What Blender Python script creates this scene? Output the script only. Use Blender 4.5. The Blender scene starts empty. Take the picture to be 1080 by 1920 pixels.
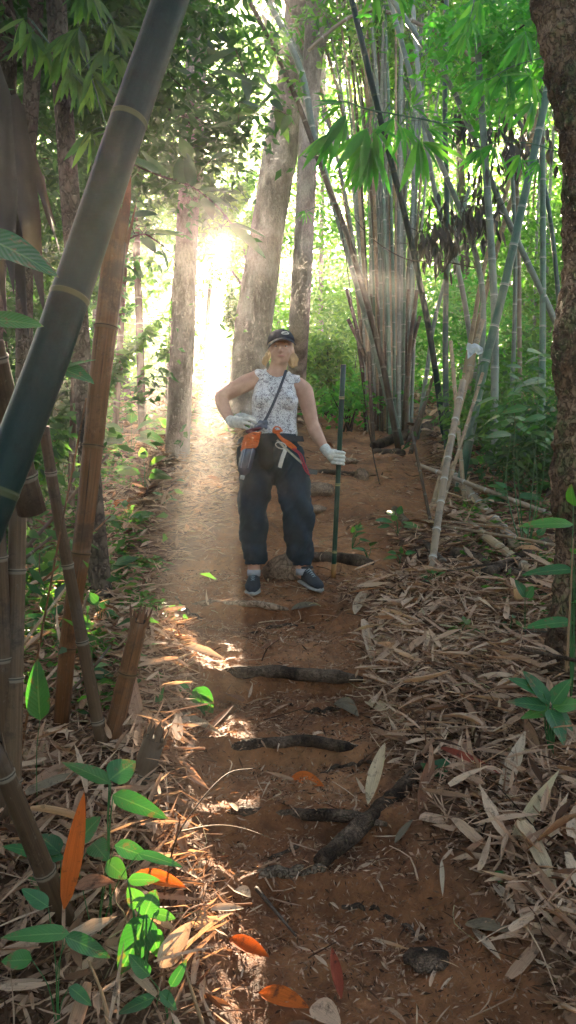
import bpy, math, random
import numpy as np
from mathutils import Vector, Matrix
rng = np.random.default_rng(7); random.seed(7)
S = bpy.context.scene
COL = S.collection
F = 1478.0; CAMZ = 1.5
SUN = np.array([-(540-418)/F, 1.0, (960-468)/F])          # towards the sun
SA, SB = SUN[0], SUN[2]

# ------------------------------------------------------------------ geometry helpers
def P(px, py, Y): return np.array([(px-540)/F*Y, Y, CAMZ-(py-960)/F*Y])
def vnoise(x, y, seed=0):
    x = np.asarray(x, float); y = np.asarray(y, float)
    xi = np.floor(x).astype(np.int64); yi = np.floor(y).astype(np.int64); fx = x-xi; fy = y-yi
    fx = fx*fx*(3-2*fx); fy = fy*fy*(3-2*fy)
    def h(a, b):
        n = (a*374761393 + b*668265263 + seed*974711) & 0x7fffffff
        n = ((n ^ (n >> 13))*1274126177) & 0x7fffffff
        return ((n ^ (n >> 16)) & 0xffff)/65535.0
    return (h(xi, yi)*(1-fx)+h(xi+1, yi)*fx)*(1-fy)+(h(xi, yi+1)*(1-fx)+h(xi+1, yi+1)*fx)*fy
BK = [(-120,-8),(-20,-3.4),(-5,-1.2),(0,-.05),(1.8,.34),(2.336,.46),(2.607,.52),(3.064,.615),(3.70,.745),(4.687,.94),(5.0,1.02),(7,1.54),(9.5,2.24),(12,2.9),(16,3.7),(25,5.3),(60,10),(150,14)]
PK = [(-120,-8),(-20,-3.4),(-5,-1.2),(0,-.07),(1.8,.325),(2.27,.355),(2.336,.43),(2.56,.425),(2.607,.50),(3.02,.515),(3.064,.60),(3.65,.635),(3.70,.742),(4.63,.85),(4.70,.95),(5.0,1.02),(5.4,1.10),(5.55,1.19),(7,1.52),(7.15,1.60),(9.5,2.22),(12,2.9),(16,3.7),(25,5.3),(60,10),(150,14)]
XC = [(0,.3),(1.8,.24),(2.25,.16),(2.6,.05),(3.06,0),(3.7,-.03),(4.7,-.2),(5.2,-.05),(7,.5),(9.5,.8),(12,1.05),(16,1.5),(25,2.4),(150,2.4)]
HW = [(0,.3),(1.8,.28),(2.6,.22),(3.06,.22),(3.7,.28),(4.7,.45),(5.2,.55),(7,.75),(9.5,.65),(12,.5),(16,.4),(150,.4)]
def YM(y): return float(np.interp(y, [0,2.25,3.1,3.6,4.1,4.7,5,200], [0,1.8,2.6,3.06,3.70,4.69,5,200]))
def it(K, y): return np.interp(y, [k[0] for k in K], [k[1] for k in K])
def pathness(x, y):
    d = (np.abs(x-it(XC, y))-it(HW, y)*(.85+.4*vnoise(x*3, y*3, 5)))/.24
    t = np.clip(1-d, 0, 1); return t*t*(3-2*t)
def gz(x, y):
    x = np.asarray(x, float); y = np.asarray(y, float)
    t = pathness(x, y)
    z = it(PK, y+.05*(vnoise(x*4, y*0, 9)-.5))*t + (it(BK, y)+.05+.10*np.clip((np.abs(x)-.6)/2, 0, 3))*(1-t)
    near = np.exp(-np.maximum(np.abs(y-4)-6, 0)/8)
    z = z+(vnoise(x*1.3, y*1.3, 1)-.5)*.14*(1-.8*t)+(vnoise(x*5, y*5, 2)-.5)*.05*near+(vnoise(x*14, y*14, 3)-.5)*.034*near+(np.abs(vnoise(x*30, y*30, 4)-.5)-.25)*.024*near+(vnoise(x*60, y*60, 6)-.5)*.009*near
    return z
def G(px, py, up=0.0):
    Y = np.arange(1.2, 60, .01); a = (px-540)/F; b = -(py-960)/F
    d = CAMZ+b*Y-gz(a*Y, Y)
    i = int(np.argmax(d < 0)) if (d < 0).any() else len(Y)-1
    return np.array([a*Y[i], Y[i], float(gz(a*Y[i], Y[i]))+up])
def spline(pts, n):
    p = np.array(pts, float)
    if len(p) == 2: return p[0]+(p[1]-p[0])*np.linspace(0, 1, n)[:, None]
    q = np.vstack([2*p[0]-p[1], p, 2*p[-1]-p[-2]]); out = []
    for t in np.linspace(0, len(p)-1-1e-9, n):
        i = int(t); f = t-i; a, b, c, d = q[i:i+4]
        out.append(.5*((2*b)+(-a+c)*f+(2*a-5*b+4*c-d)*f*f+(-a+3*b-3*c+d)*f**3))
    return np.array(out)
def nrm(v): return v/np.maximum(np.linalg.norm(v, axis=-1, keepdims=True), 1e-9)

class MB:
    def __init__(s): s.V = []; s.Q = []; s.T = []; s.n = 0; s.A = []; s.U = []; s.B = []
    def add(s, V, Q=None, T=None, rnd=0., uv=None, nod=0.):
        V = np.asarray(V, float).reshape(-1, 3); m = len(V)
        s.V.append(V)
        if Q is not None and len(Q): s.Q.append(np.asarray(Q, np.int64)+s.n)
        if T is not None and len(T): s.T.append(np.asarray(T, np.int64)+s.n)
        s.A.append(np.broadcast_to(np.asarray(rnd, float), (m,))); s.B.append(np.broadcast_to(np.asarray(nod, float), (m,)))
        s.U.append(np.zeros((m, 2)) if uv is None else uv); s.n += m; return s
    def tube(s, pts, rad, seg=8, cap=True, rnd=0., nod=0., flat=1.0, wob=0.0, upv=(0, 0, 1), closed=True):
        p = np.array(pts, float); n = len(p); rad = np.broadcast_to(np.asarray(rad, float), (n,))
        t = nrm(np.gradient(p, axis=0)); u = np.array(upv, float)
        if abs(t[0]@u) > .9: u = np.array([0, -1., 0]) if abs(t[0][1]) < .9 else np.array([1., 0, 0])
        fr = []
        for i in range(n):
            u = u-t[i]*(u@t[i]); u = u/np.linalg.norm(u); fr.append((u.copy(), np.cross(t[i], u)))
        a = np.linspace(0, 2*np.pi, seg, endpoint=False); V = []
        for i in range(n):
            r = rad[i]*(1+wob*(vnoise(a*1.5, np.full(seg, i*.37), 11)-.5)) if wob else rad[i]
            V.append(p[i]+np.outer(np.cos(a)*r, fr[i][0])*flat+np.outer(np.sin(a)*r, fr[i][1]))
        V = np.vstack(V); Q = []
        for i in range(n-1):
            for j in range(seg):
                k = (j+1) % seg; Q.append((i*seg+j, i*seg+k, (i+1)*seg+k, (i+1)*seg+j))
        T = []
        if cap:
            V = np.vstack([V, p[0], p[-1]]); c0 = n*seg; c1 = c0+1
            for j in range(seg):
                k = (j+1) % seg; T.append((c0, k, j)); T.append((c1, (n-1)*seg+j, (n-1)*seg+k))
        L = np.concatenate([[0], np.cumsum(np.linalg.norm(np.diff(p, axis=0), axis=1))])
        uv = np.zeros((len(V), 2)); uv[:n*seg, 0] = np.repeat(L, seg); uv[:n*seg, 1] = np.tile(a/(2*np.pi), n)
        nd = np.zeros(len(V)); nd[:n*seg] = np.repeat(np.broadcast_to(nod, (n,)), seg)
        return s.add(V, Q, T, rnd, uv, nd)
    def ell(s, c, r, R=None, seg=14, ring=9, rnd=0.):
        a = np.linspace(0, 2*np.pi, seg, endpoint=False); V = []
        for i in range(1, ring):
            ph = np.pi*i/ring; V += [(np.sin(ph)*np.cos(t), np.sin(ph)*np.sin(t), np.cos(ph)) for t in a]
        V += [(0, 0, 1), (0, 0, -1)]; V = np.array(V)*np.array(r); Q = []; T = []
        for i in range(ring-2):
            for j in range(seg):
                k = (j+1) % seg; Q.append((i*seg+j, (i+1)*seg+j, (i+1)*seg+k, i*seg+k))
        m = (ring-1)*seg
        for j in range(seg):
            k = (j+1) % seg; T.append((m, j, k)); T.append((m+1, (ring-2)*seg+k, (ring-2)*seg+j))
        if R is not None: V = V@np.array(R).T
        return s.add(V+np.array(c), Q, T, rnd)
    def box(s, c, h, R=None, rnd=0.):
        V = np.array([(x, y, z) for x in (-1, 1) for y in (-1, 1) for z in (-1, 1)])*np.array(h)
        if R is not None: V = V@np.array(R).T
        return s.add(V+np.array(c), [(0, 1, 3, 2), (4, 6, 7, 5), (0, 4, 5, 1), (2, 3, 7, 6), (0, 2, 6, 4), (1, 5, 7, 3)], None, rnd)
    def leaves(s, C, D, N, L, W, ns=1, curl=0., fold=.25, twist=0., shape='lens', rnd=None):
        C = np.atleast_2d(C); n = len(C); D = nrm(np.atleast_2d(D)); N = np.broadcast_to(np.atleast_2d(N), (n, 3))
        L = np.broadcast_to(L, (n,)).astype(float); W = np.broadcast_to(W, (n,)).astype(float)
        curl = np.broadcast_to(curl, (n,)).astype(float); fold = np.broadcast_to(fold, (n,)).astype(float); twist = np.broadcast_to(twist, (n,)).astype(float)
        if rnd is None: rnd = rng.random(n)
        rnd = np.broadcast_to(rnd, (n,))
        Sd = nrm(np.cross(D, N)); N = nrm(np.cross(Sd, D))
        if ns == 1:
            st = np.array([0, .42, .42, 1.]); wt = np.array([0, -1, 1, 0.]); Q = np.array([[0, 1, 3, 2]])
        else:
            ts = np.linspace(0, 1, ns+1)
            if shape == 'lens': pr = np.sin(np.pi*ts**.8)**.8
            elif shape == 'ovate': pr = np.sin(np.pi*ts**.62)**.75
            elif shape == 'sheath': pr = np.clip(np.minimum(ts*6+.55, (1-ts)*2.2), 0.02, 1)
            else: pr = np.ones(ns+1)*(1-.3*ts)
            if shape in ('lens', 'ovate'): pr[0] = .06; pr[-1] = .01
            st = np.repeat(ts, 3); wt = (pr[:, None]*np.array([-1, 0, 1.])).ravel()
            Q = np.array([q for i in range(ns) for q in ((3*i, 3*i+1, 3*i+4, 3*i+3), (3*i+1, 3*i+2, 3*i+5, 3*i+4))])
        k = len(st)
        tw = twist[:, None]*st[None]
        off = W[:, None]*wt[None]*.5
        up = L[:, None]*curl[:, None]*(st[None]**2) + W[:, None]*fold[:, None]*np.abs(wt)[None]
        al = L[:, None]*st[None]*(1-.25*np.abs(curl[:, None])*st[None])
        V = C[:, None]+al[..., None]*D[:, None]+(off*np.cos(tw))[..., None]*Sd[:, None]+(up+off*np.sin(tw))[..., None]*N[:, None]
        QQ = (Q[None]+(np.arange(n)*k)[:, None, None]).reshape(-1, 4)
        sg = np.sign(wt) if ns == 1 else np.tile([-1, 0, 1.], ns+1)
        uv = np.stack([np.tile(st, n), np.tile(sg, n)], 1)
        return s.add(V.reshape(-1, 3), QQ, None, np.repeat(rnd, k), uv)
    def mesh(s, name, off=(0, 0, 0), smooth=True):
        me = bpy.data.meshes.new(name)
        if not s.V: return me
        V = np.vstack(s.V)-np.array(off); Q = np.vstack(s.Q) if s.Q else np.zeros((0, 4), int); T = np.vstack(s.T) if s.T else np.zeros((0, 3), int)
        me.vertices.add(len(V)); me.vertices.foreach_set('co', V.ravel())
        li = np.concatenate([Q.ravel(), T.ravel()]); me.loops.add(len(li)); me.loops.foreach_set('vertex_index', li.astype(np.int32))
        nq, nt = len(Q), len(T); me.polygons.add(nq+nt)
        me.polygons.foreach_set('loop_start', np.concatenate([np.arange(nq)*4, nq*4+np.arange(nt)*3]).astype(np.int32))
        me.update(calc_edges=True)
        me.polygons.foreach_set('use_smooth', np.full(nq+nt, smooth))
        at = me.attributes.new('rnd', 'FLOAT', 'POINT'); at.data.foreach_set('value', np.concatenate(s.A).astype(np.float32))
        at = me.attributes.new('nod', 'FLOAT', 'POINT'); at.data.foreach_set('value', np.concatenate(s.B).astype(np.float32))
        uv = np.vstack(s.U)[li]; ul = me.uv_layers.new(name='UVMap'); ul.data.foreach_set('uv', uv.astype(np.float32).ravel())
        me.validate(); return me

# ------------------------------------------------------------------ object helpers
def tag(o, label=None, cat=None, group=None, kind=None):
    if label: o['label'] = label
    if cat: o['category'] = cat
    if group: o['group'] = group
    if kind: o['kind'] = kind
    return o
def root(name, loc, label, cat, group=None):
    o = bpy.data.objects.new(name, None); COL.objects.link(o); o.location = [float(v) for v in loc]; o.empty_display_size = .05
    return tag(o, label, cat, group)
def worldloc(o):
    v = np.array(o.location)
    while o.parent: o = o.parent; v = v+np.array(o.location)
    return v
def part(name, mb, mat, parent, smooth=True, label=None):
    me = mb.mesh(name, worldloc(parent), smooth); o = bpy.data.objects.new(name, me); COL.objects.link(o)
    if mat: me.materials.append(mat)
    o.parent = parent
    if label: o['label'] = label
    return o
def solo(name, mb, mat, loc, label=None, cat=None, group=None, kind=None, smooth=True):
    me = mb.mesh(name, loc, smooth); o = bpy.data.objects.new(name, me); COL.objects.link(o); o.location = [float(v) for v in loc]
    if mat: me.materials.append(mat)
    return tag(o, label, cat, group, kind)

# ------------------------------------------------------------------ materials
class NT:
    def __init__(s, name):
        s.m = bpy.data.materials.new(name); s.m.use_nodes = True; s.t = s.m.node_tree; s.t.nodes.clear()
        s.out = s.n('ShaderNodeOutputMaterial')
    def n(s, typ, **kw):
        o = s.t.nodes.new(typ)
        for k, v in kw.items():
            if hasattr(o, k) and not k[0].isupper(): setattr(o, k, v)
        return o
    def l(s, a, b): s.t.links.new(a, b)
    def attr(s, nm): n = s.n('ShaderNodeAttribute'); n.attribute_name = nm; return n.outputs['Fac']
    def ramp(s, fac, stops, interp='LINEAR'):
        r = s.n('ShaderNodeValToRGB'); r.color_ramp.interpolation = interp; e = r.color_ramp.elements
        while len(e) < len(stops): e.new(.5)
        for i, (p, c) in enumerate(stops): e[i].position = p; e[i].color = (*c, 1) if len(c) == 3 else c
        if fac is not None: s.l(fac, r.inputs[0])
        return r.outputs[0]
    def noise(s, scale, detail=4, rough=.55, vec=None, sc=(1, 1, 1), dist=0.):
        n = s.n('ShaderNodeTexNoise'); n.inputs['Scale'].default_value = scale; n.inputs['Detail'].default_value = detail; n.inputs['Roughness'].default_value = rough; n.inputs['Distortion'].default_value = dist
        mp = s.n('ShaderNodeMapping'); mp.inputs['Scale'].default_value = sc
        if vec is None:
            tc = s.n('ShaderNodeTexCoord'); vec = tc.outputs['Object']
        s.l(vec, mp.inputs['Vector']); s.l(mp.outputs[0], n.inputs['Vector']); return n.outputs['Fac']
    def mix(s, f, a, b, mode='MIX'):
        m = s.n('ShaderNodeMix'); m.data_type = 'RGBA'; m.blend_type = mode
        for v, i in ((f, 0), (a, 6), (b, 7)):
            if isinstance(v, (int, float)): m.inputs[i].default_value = v
            elif isinstance(v, tuple): m.inputs[i].default_value = (*v, 1)
            else: s.l(v, m.inputs[i])
        return m.outputs[2]
    def math(s, op, a, b=0., c=None):
        m = s.n('ShaderNodeMath'); m.operation = op
        for i, v in enumerate((a, b, c)):
            if v is None: continue
            if isinstance(v, (int, float)): m.inputs[i].default_value = v
            else: s.l(v, m.inputs[i])
        return m.outputs[0]
    def bump(s, h, strength=.5, dist=.01):
        b = s.n('ShaderNodeBump'); b.inputs['Strength'].default_value = strength; b.inputs['Distance'].default_value = dist; s.l(h, b.inputs['Height']); return b.outputs[0]
    def bsdf(s, col, rough=.6, spec=.4, bump=None, trans=None, tfac=.4, sheen=0, coat=0, metal=0., alpha=None):
        p = s.n('ShaderNodeBsdfPrincipled')
        for v, k in ((col, 'Base Color'), (rough, 'Roughness'), (metal, 'Metallic')):
            if isinstance(v, tuple): p.inputs[k].default_value = (*v, 1)
            elif isinstance(v, (int, float)): p.inputs[k].default_value = v
            else: s.l(v, p.inputs[k])
        p.inputs['Specular IOR Level'].default_value = spec
        if coat: p.inputs['Coat Weight'].default_value = coat; p.inputs['Coat Roughness'].default_value = .25
        if sheen: p.inputs['Sheen Weight'].default_value = sheen
        if bump is not None: s.l(bump, p.inputs['Normal'])
        sh = p.outputs[0]
        if trans is not None:
            t = s.n('ShaderNodeBsdfTranslucent')
            if isinstance(trans, tuple): t.inputs[0].default_value = (*trans, 1)
            else: s.l(trans, t.inputs[0])
            mx = s.n('ShaderNodeMixShader'); mx.inputs[0].default_value = tfac; s.l(sh, mx.inputs[1]); s.l(t.outputs[0], mx.inputs[2]); sh = mx.outputs[0]
        s.l(sh, s.out.inputs['Surface']); return s.m

def leaf_mat(name, stops, tr=1.6, tfac=.45, rough=.45, spec=.4, veins=False):
    t = NT(name); c = t.ramp(t.attr('rnd'), stops)
    bp = None
    if veins:
        uv = t.n('ShaderNodeUVMap'); sx = t.n('ShaderNodeSeparateXYZ'); t.l(uv.outputs[0], sx.inputs[0])
        ab = t.math('ABSOLUTE', sx.outputs[1]); mid = t.math('LESS_THAN', ab, .07)
        ve = t.math('SINE', t.math('MULTIPLY', t.math('SUBTRACT', sx.outputs[0], t.math('MULTIPLY', ab, .22)), 75.))
        vm = t.math('GREATER_THAN', ve, .93)
        bs_ = t.noise(34, 5, .75); edge = t.math('ADD', t.math('MULTIPLY', sx.outputs[0], .16), t.math('MULTIPLY', ab, .03))
        c = t.mix(t.ramp(t.math('ADD', bs_, edge), [(.66, (0, 0, 0)), (.73, (.85, .85, .85))]), c, (.16, .095, .035))
        c = t.mix(t.math('MULTIPLY', t.math('MAXIMUM', mid, t.math('MULTIPLY', vm, .25)), .32), c, (.22, .36, .12))
        bp = t.bump(ve, .18, .003)
    c = t.mix(.6, c, t.ramp(t.noise(9, 3), [(.3, (.6, .6, .6)), (.7, (1.25, 1.2, 1.1))]), 'MULTIPLY')
    tc = t.mix(1., c, (tr*1.05, tr*1.25, tr*.5), 'MULTIPLY')
    return t.bsdf(c, rough, spec, bp, tc, tfac)
G_MID = [(0, (.022, .06, .018)), (.5, (.045, .11, .025)), (1, (.085, .15, .03))]
G_BRIGHT = [(0, (.03, .14, .03)), (.5, (.045, .2, .03)), (1, (.09, .26, .03))]
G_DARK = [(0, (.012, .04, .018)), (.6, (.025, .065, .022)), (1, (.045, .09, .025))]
G_BLUE = [(0, (.02, .055, .03)), (.6, (.035, .085, .035)), (1, (.06, .12, .045))]
M = {}
M['leaf_mid'] = leaf_mat('foliage_mid', G_MID, 2.8, .55)
M['leaf_bright'] = leaf_mat('foliage_bright', [(0, (.02, .10, .025)), (.5, (.035, .15, .03)), (1, (.07, .2, .03))], 1.3, .35, .38, .4, veins=True)
M['leaf_bamboo'] = leaf_mat('foliage_bamboo', [(0, (.03, .15, .03)), (.5, (.05, .22, .03)), (1, (.1, .26, .035))], 2.3, .58)  # lit-through brightness put into the leaf colour, as the spray hangs in shade
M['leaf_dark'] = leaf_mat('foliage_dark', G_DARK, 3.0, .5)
M['leaf_far'] = leaf_mat('foliage_far', [(0, (.035, .09, .02)), (.5, (.07, .17, .025)), (1, (.13, .24, .04))], 2.9, .6)
M['leaf_plant'] = leaf_mat('foliage_plant', [(0, (.02, .09, .03)), (.6, (.03, .13, .035)), (1, (.07, .2, .03))], 1.1, .28, .36, .4, True)
M['leaf_dead'] = leaf_mat('foliage_dead', [(0, (.035, .025, .03)), (.6, (.07, .05, .055)), (1, (.12, .085, .07))], 1.0, .3)

def litter_mat(name, stops, tr=.9):
    t = NT(name); c = t.ramp(t.attr('rnd'), stops)
    uv = t.n('ShaderNodeUVMap'); sx = t.n('ShaderNodeSeparateXYZ'); t.l(uv.outputs[0], sx.inputs[0])
    st = t.n('ShaderNodeCombineXYZ'); t.l(t.math('MULTIPLY', sx.outputs[0], 1.2), st.inputs[0]); t.l(t.math('MULTIPLY', sx.outputs[1], 9.), st.inputs[1]); t.l(t.math('MULTIPLY', t.attr('rnd'), 40.), st.inputs[2])
    fib = t.noise(2.2, 3, .6, st.outputs[0])
    c = t.mix(.8, c, t.ramp(fib, [(.3, (.6, .55, .5)), (.7, (1.2, 1.15, 1.1))]), 'MULTIPLY')
    sp = t.noise(38, 4, .7)
    c = t.mix(t.ramp(sp, [(.55, (0, 0, 0)), (.7, (.8, .8, .8))]), c, (.04, .025, .018))
    tc = t.mix(1., c, (tr*1.3, tr, tr*.7), 'MULTIPLY')
    return t.bsdf(c, .75, .15, t.bump(fib, .5, .003), tc, .3)
M['litter'] = litter_mat('dry_leaf', [(0, (.03, .016, .009)), (.18, (.08, .04, .022)), (.3, (.2, .105, .06)), (.44, (.38, .235, .15)), (.68, (.56, .39, .27)), (.9, (.66, .5, .36)), (1, (.42, .38, .2))])
M['sheath'] = litter_mat('dry_sheath', [(0, (.34, .19, .12)), (.4, (.5, .32, .22)), (.7, (.62, .44, .31)), (.85, (.48, .43, .24)), (1, (.3, .26, .18))])
M['orange_leaf'] = litter_mat('orange_leaf', [(0, (.42, .1, .02)), (1, (.6, .15, .025))], 1.4)
M['red_leaf'] = litter_mat('red_leaf', [(0, (.25, .05, .03)), (1, (.3, .07, .04))])
M['pale_leaf'] = litter_mat('pale_leaf', [(0, (.52, .4, .29)), (1, (.64, .52, .39))])
M['grey_leaf'] = litter_mat('grey_leaf', [(0, (.17, .14, .10)), (1, (.27, .23, .16))])
M['brown_leaf'] = litter_mat('brown_leaf', [(0, (.2, .09, .05)), (1, (.3, .15, .09))])

def bark_mat(name, c0, c1, c2, scale=6, stretch=.25, bs=.8, moss=0., crk=.8):
    t = NT(name); a = t.noise(scale, 6, .65, sc=(1, 1, stretch), dist=.4); b = t.noise(scale*.35, 3, .5, sc=(1, 1, .5))
    c = t.ramp(a, [(.3, c0), (.52, c1), (.72, c2)])
    c = t.mix(t.ramp(b, [(.42, (0, 0, 0)), (.62, (.8, .8, .8))]), c, tuple(min(1, v*1.5+.03) for v in c2))
    if moss: c = t.mix(t.ramp(t.noise(5, 5, .7), [(.5, (0, 0, 0)), (.62, (moss,)*3)]), c, (.09, .14, .05))
    f = t.noise(scale*5, 4, .7, sc=(1, 1, .4)); h = t.math('ADD', a, t.math('MULTIPLY', f, .5))
    vo = t.n('ShaderNodeTexVoronoi'); vo.feature = 'DISTANCE_TO_EDGE'; vo.inputs['Scale'].default_value = scale*2.6; mp = t.n('ShaderNodeMapping'); mp.inputs['Scale'].default_value = (1, 1, .45)
    tcn = t.n('ShaderNodeTexCoord'); wn = t.n('ShaderNodeVectorMath'); wn.operation = 'ADD'; nn = t.n('ShaderNodeTexNoise'); nn.inputs['Scale'].default_value = scale*2; sc_ = t.n('ShaderNodeVectorMath'); sc_.operation = 'SCALE'; sc_.inputs[3].default_value = .12
    t.l(tcn.outputs['Object'], nn.inputs['Vector']); t.l(nn.outputs['Color'], sc_.inputs[0]); t.l(tcn.outputs['Object'], wn.inputs[0]); t.l(sc_.outputs[0], wn.inputs[1]); t.l(wn.outputs[0], mp.inputs['Vector']); t.l(mp.outputs[0], vo.inputs['Vector'])
    ck = t.ramp(vo.outputs['Distance'], [(.0, (.35, .32, .3)), (.1, (1, 1, 1))]); c = t.mix(crk, c, ck, 'MULTIPLY'); c = t.mix(.7, c, t.ramp(f, [(.32, (.6, .58, .55)), (.68, (1.3, 1.28, 1.25))]), 'MULTIPLY'); h = t.math('ADD', h, t.math('MULTIPLY', t.ramp(vo.outputs['Distance'], [(0, (0, 0, 0)), (.12, (1, 1, 1))]), .6))
    return t.bsdf(c, .85, .2, t.bump(h, bs, .03))
M['bark_pale'] = bark_mat('bark_pale', (.11, .08, .065), (.2, .155, .125), (.3, .25, .21), 9, .3, crk=.3)
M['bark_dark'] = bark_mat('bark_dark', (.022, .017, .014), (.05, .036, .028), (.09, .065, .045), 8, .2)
M['bark_warm'] = bark_mat('bark_warm', (.03, .018, .011), (.095, .052, .029), (.2, .12, .068), 11, .5, 1., .6)
M['log'] = bark_mat('log_bark', (.018, .011, .007), (.05, .029, .017), (.12, .072, .042), 18, 1., .9)
M['log_grey'] = bark_mat('log_grey', (.05, .035, .025), (.13, .09, .06), (.24, .175, .12), 14, 1., .9)
M['rock'] = bark_mat('rock', (.10, .055, .03), (.18, .105, .06), (.26, .17, .11), 9, 1., .7)

def bamboo_mat(name, c0, c1, ring=(.2, .21, .16), dark=(.03, .03, .02), streak=.6, rough=.35, split=0., lich=.06, spec=.4):
    t = NT(name)
    uv = t.n('ShaderNodeUVMap'); sx = t.n('ShaderNodeSeparateXYZ'); t.l(uv.outputs[0], sx.inputs[0])
    st = t.n('ShaderNodeCombineXYZ'); t.l(t.math('MULTIPLY', sx.outputs[0], 1.5), st.inputs[0]); t.l(t.math('MULTIPLY', sx.outputs[1], 22.), st.inputs[1]); t.l(t.math('MULTIPLY', t.attr('rnd'), 50.), st.inputs[2])
    a = t.noise(1.2, 4, .6, st.outputs[0]); b = t.noise(3.5, 4, .65)
    c = t.mix(t.attr('rnd'), c0, c1)
    c = t.mix(streak, c, t.ramp(a, [(.3, (.55, .5, .45)), (.7, (1.35, 1.3, 1.25))]), 'MULTIPLY')
    c = t.mix(t.ramp(b, [(.48, (0, 0, 0)), (.66, (.75, .75, .75))]), c, tuple(.45*v+lich for v in c1))
    sp2 = t.noise(55, 5, .8, sc=(1, 1, .5)); c = t.mix(t.ramp(sp2, [(.60, (0, 0, 0)), (.66, (.55, .55, .55))]), c, tuple(v*.8+lich*.8+.006 for v in c1))
    sp3 = t.noise(7, 6, .75); c = t.mix(t.ramp(sp3, [(.52, (0, 0, 0)), (.60, (.5, .5, .5))]), c, tuple(v*.35 for v in c0))
    nd = t.attr('nod')
    c = t.mix(t.ramp(nd, [(.35, (0, 0, 0)), (.6, (.9, .9, .9))]), c, ring)
    c = t.mix(t.ramp(nd, [(.85, (0, 0, 0)), (.97, (1, 1, 1))]), c, dark)
    if split:
        sp = t.ramp(a, [(.33, (1, 1, 1)), (.37, (0, 0, 0))]); c = t.mix(t.math('MULTIPLY', sp, split), c, (.02, .012, .008))
    return t.bsdf(c, t.math('ADD', t.math('MULTIPLY', b, .3), rough-.12), spec, t.bump(a, .25, .004))
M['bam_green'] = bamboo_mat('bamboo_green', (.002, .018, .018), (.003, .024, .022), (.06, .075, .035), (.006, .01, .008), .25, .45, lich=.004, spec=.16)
M['bam_grey'] = bamboo_mat('bamboo_grey', (.10, .15, .11), (.22, .24, .19), (.42, .42, .36))
M['bam_live'] = bamboo_mat('bamboo_live', (.035, .1, .055), (.1, .19, .12), (.4, .42, .35))
M['bam_darkg'] = bamboo_mat('bamboo_dark', (.015, .045, .035), (.03, .065, .045), (.12, .13, .09))
M['bam_tan'] = bamboo_mat('bamboo_tan', (.24, .15, .08), (.4, .29, .18), (.42, .35, .25), (.05, .03, .02), .7, .6, .6, spec=.15)
M['bam_rust'] = bamboo_mat('bamboo_rust', (.085, .038, .016), (.16, .072, .028), (.13, .075, .035), (.02, .012, .008), .9, .6, 1., spec=.12)
M['bam_white'] = bamboo_mat('bamboo_white', (.24, .17, .105), (.33, .24, .155), (.5, .45, .38), (.12, .09, .06), .6, .6)
M['bam_brown'] = bamboo_mat('bamboo_brown', (.055, .034, .02), (.12, .078, .048), (.2, .17, .13), (.02, .015, .01), .7, .6, .5, spec=.12)

t = NT('hollow_shade'); M['hollow_shade'] = t.bsdf((.012, .008, .005), .9, .1)  # dark disc colour standing in for the shade inside cut stubs
def soil_mat():
    t = NT('soil'); a = t.noise(1.6, 6, .6); b = t.noise(14, 8, .72); d = t.noise(70, 6, .75)
    c = t.ramp(a, [(.32, (.17, .062, .024)), (.5, (.36, .142, .054)), (.68, (.54, .25, .11))])
    c = t.mix(.9, c, t.ramp(b, [(.3, (.42, .4, .38)), (.55, (1, 1, 1)), (.75, (1.35, 1.3, 1.25))]), 'MULTIPLY')
    c = t.mix(t.ramp(d, [(.6, (0, 0, 0)), (.68, (.6, .6, .6))]), c, (.28, .2, .14))
    c = t.mix(t.ramp(d, [(.30, (.8, .8, .8)), (.40, (0, 0, 0))]), c, (.035, .02, .012))
    # decayed litter beside and beyond the trodden path
    pth = t.attr('nod'); lit = t.mix(t.noise(26, 5, .8), (.05, .028, .017), (.3, .19, .12))
    c = t.mix(t.math('MULTIPLY', t.math('SUBTRACT', 1., pth), .75), c, lit)
    h = t.math('ADD', t.math('MULTIPLY', b, 1.), t.math('MULTIPLY', d, .35))
    return t.bsdf(c, t.ramp(b, [(.3, (.55,)*3), (.7, (.92,)*3)]), .3, t.bump(h, 1., .05))
M['soil'] = soil_mat()

# ------------------------------------------------------------------ ground
def axis(lo, hi, a, b, fine, far0, far1):
    mid = np.arange(a, b+1e-9, fine); L = [a]; st = fine
    while L[-1] > lo: st *= 1.12; L.append(max(lo, L[-1]-st))
    R = [b]; st = fine
    while R[-1] < hi: st *= 1.12; R.append(min(hi, R[-1]+st))
    return np.concatenate([L[::-1][:-1], mid, R[1:]])
xs = axis(-70, 70, -1.9, 2.1, .015, 0, 0); ys = axis(-40, 74, 1.35, 6.0, .016, 0, 0)
X, Yg = np.meshgrid(xs, ys); nx, ny = len(xs), len(ys)
V = np.stack([X.ravel(), Yg.ravel(), gz(X.ravel(), Yg.ravel())], 1)
i = np.arange(nx*ny).reshape(ny, nx); Q = np.stack([i[:-1, :-1].ravel(), i[:-1, 1:].ravel(), i[1:, 1:].ravel(), i[1:, :-1].ravel()], 1)
mb = MB().add(V, Q, None, 0, V[:, :2], pathness(V[:, 0], V[:, 1]))
solo('ground', mb, M['soil'], (0, 0, 0), kind='structure')

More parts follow.
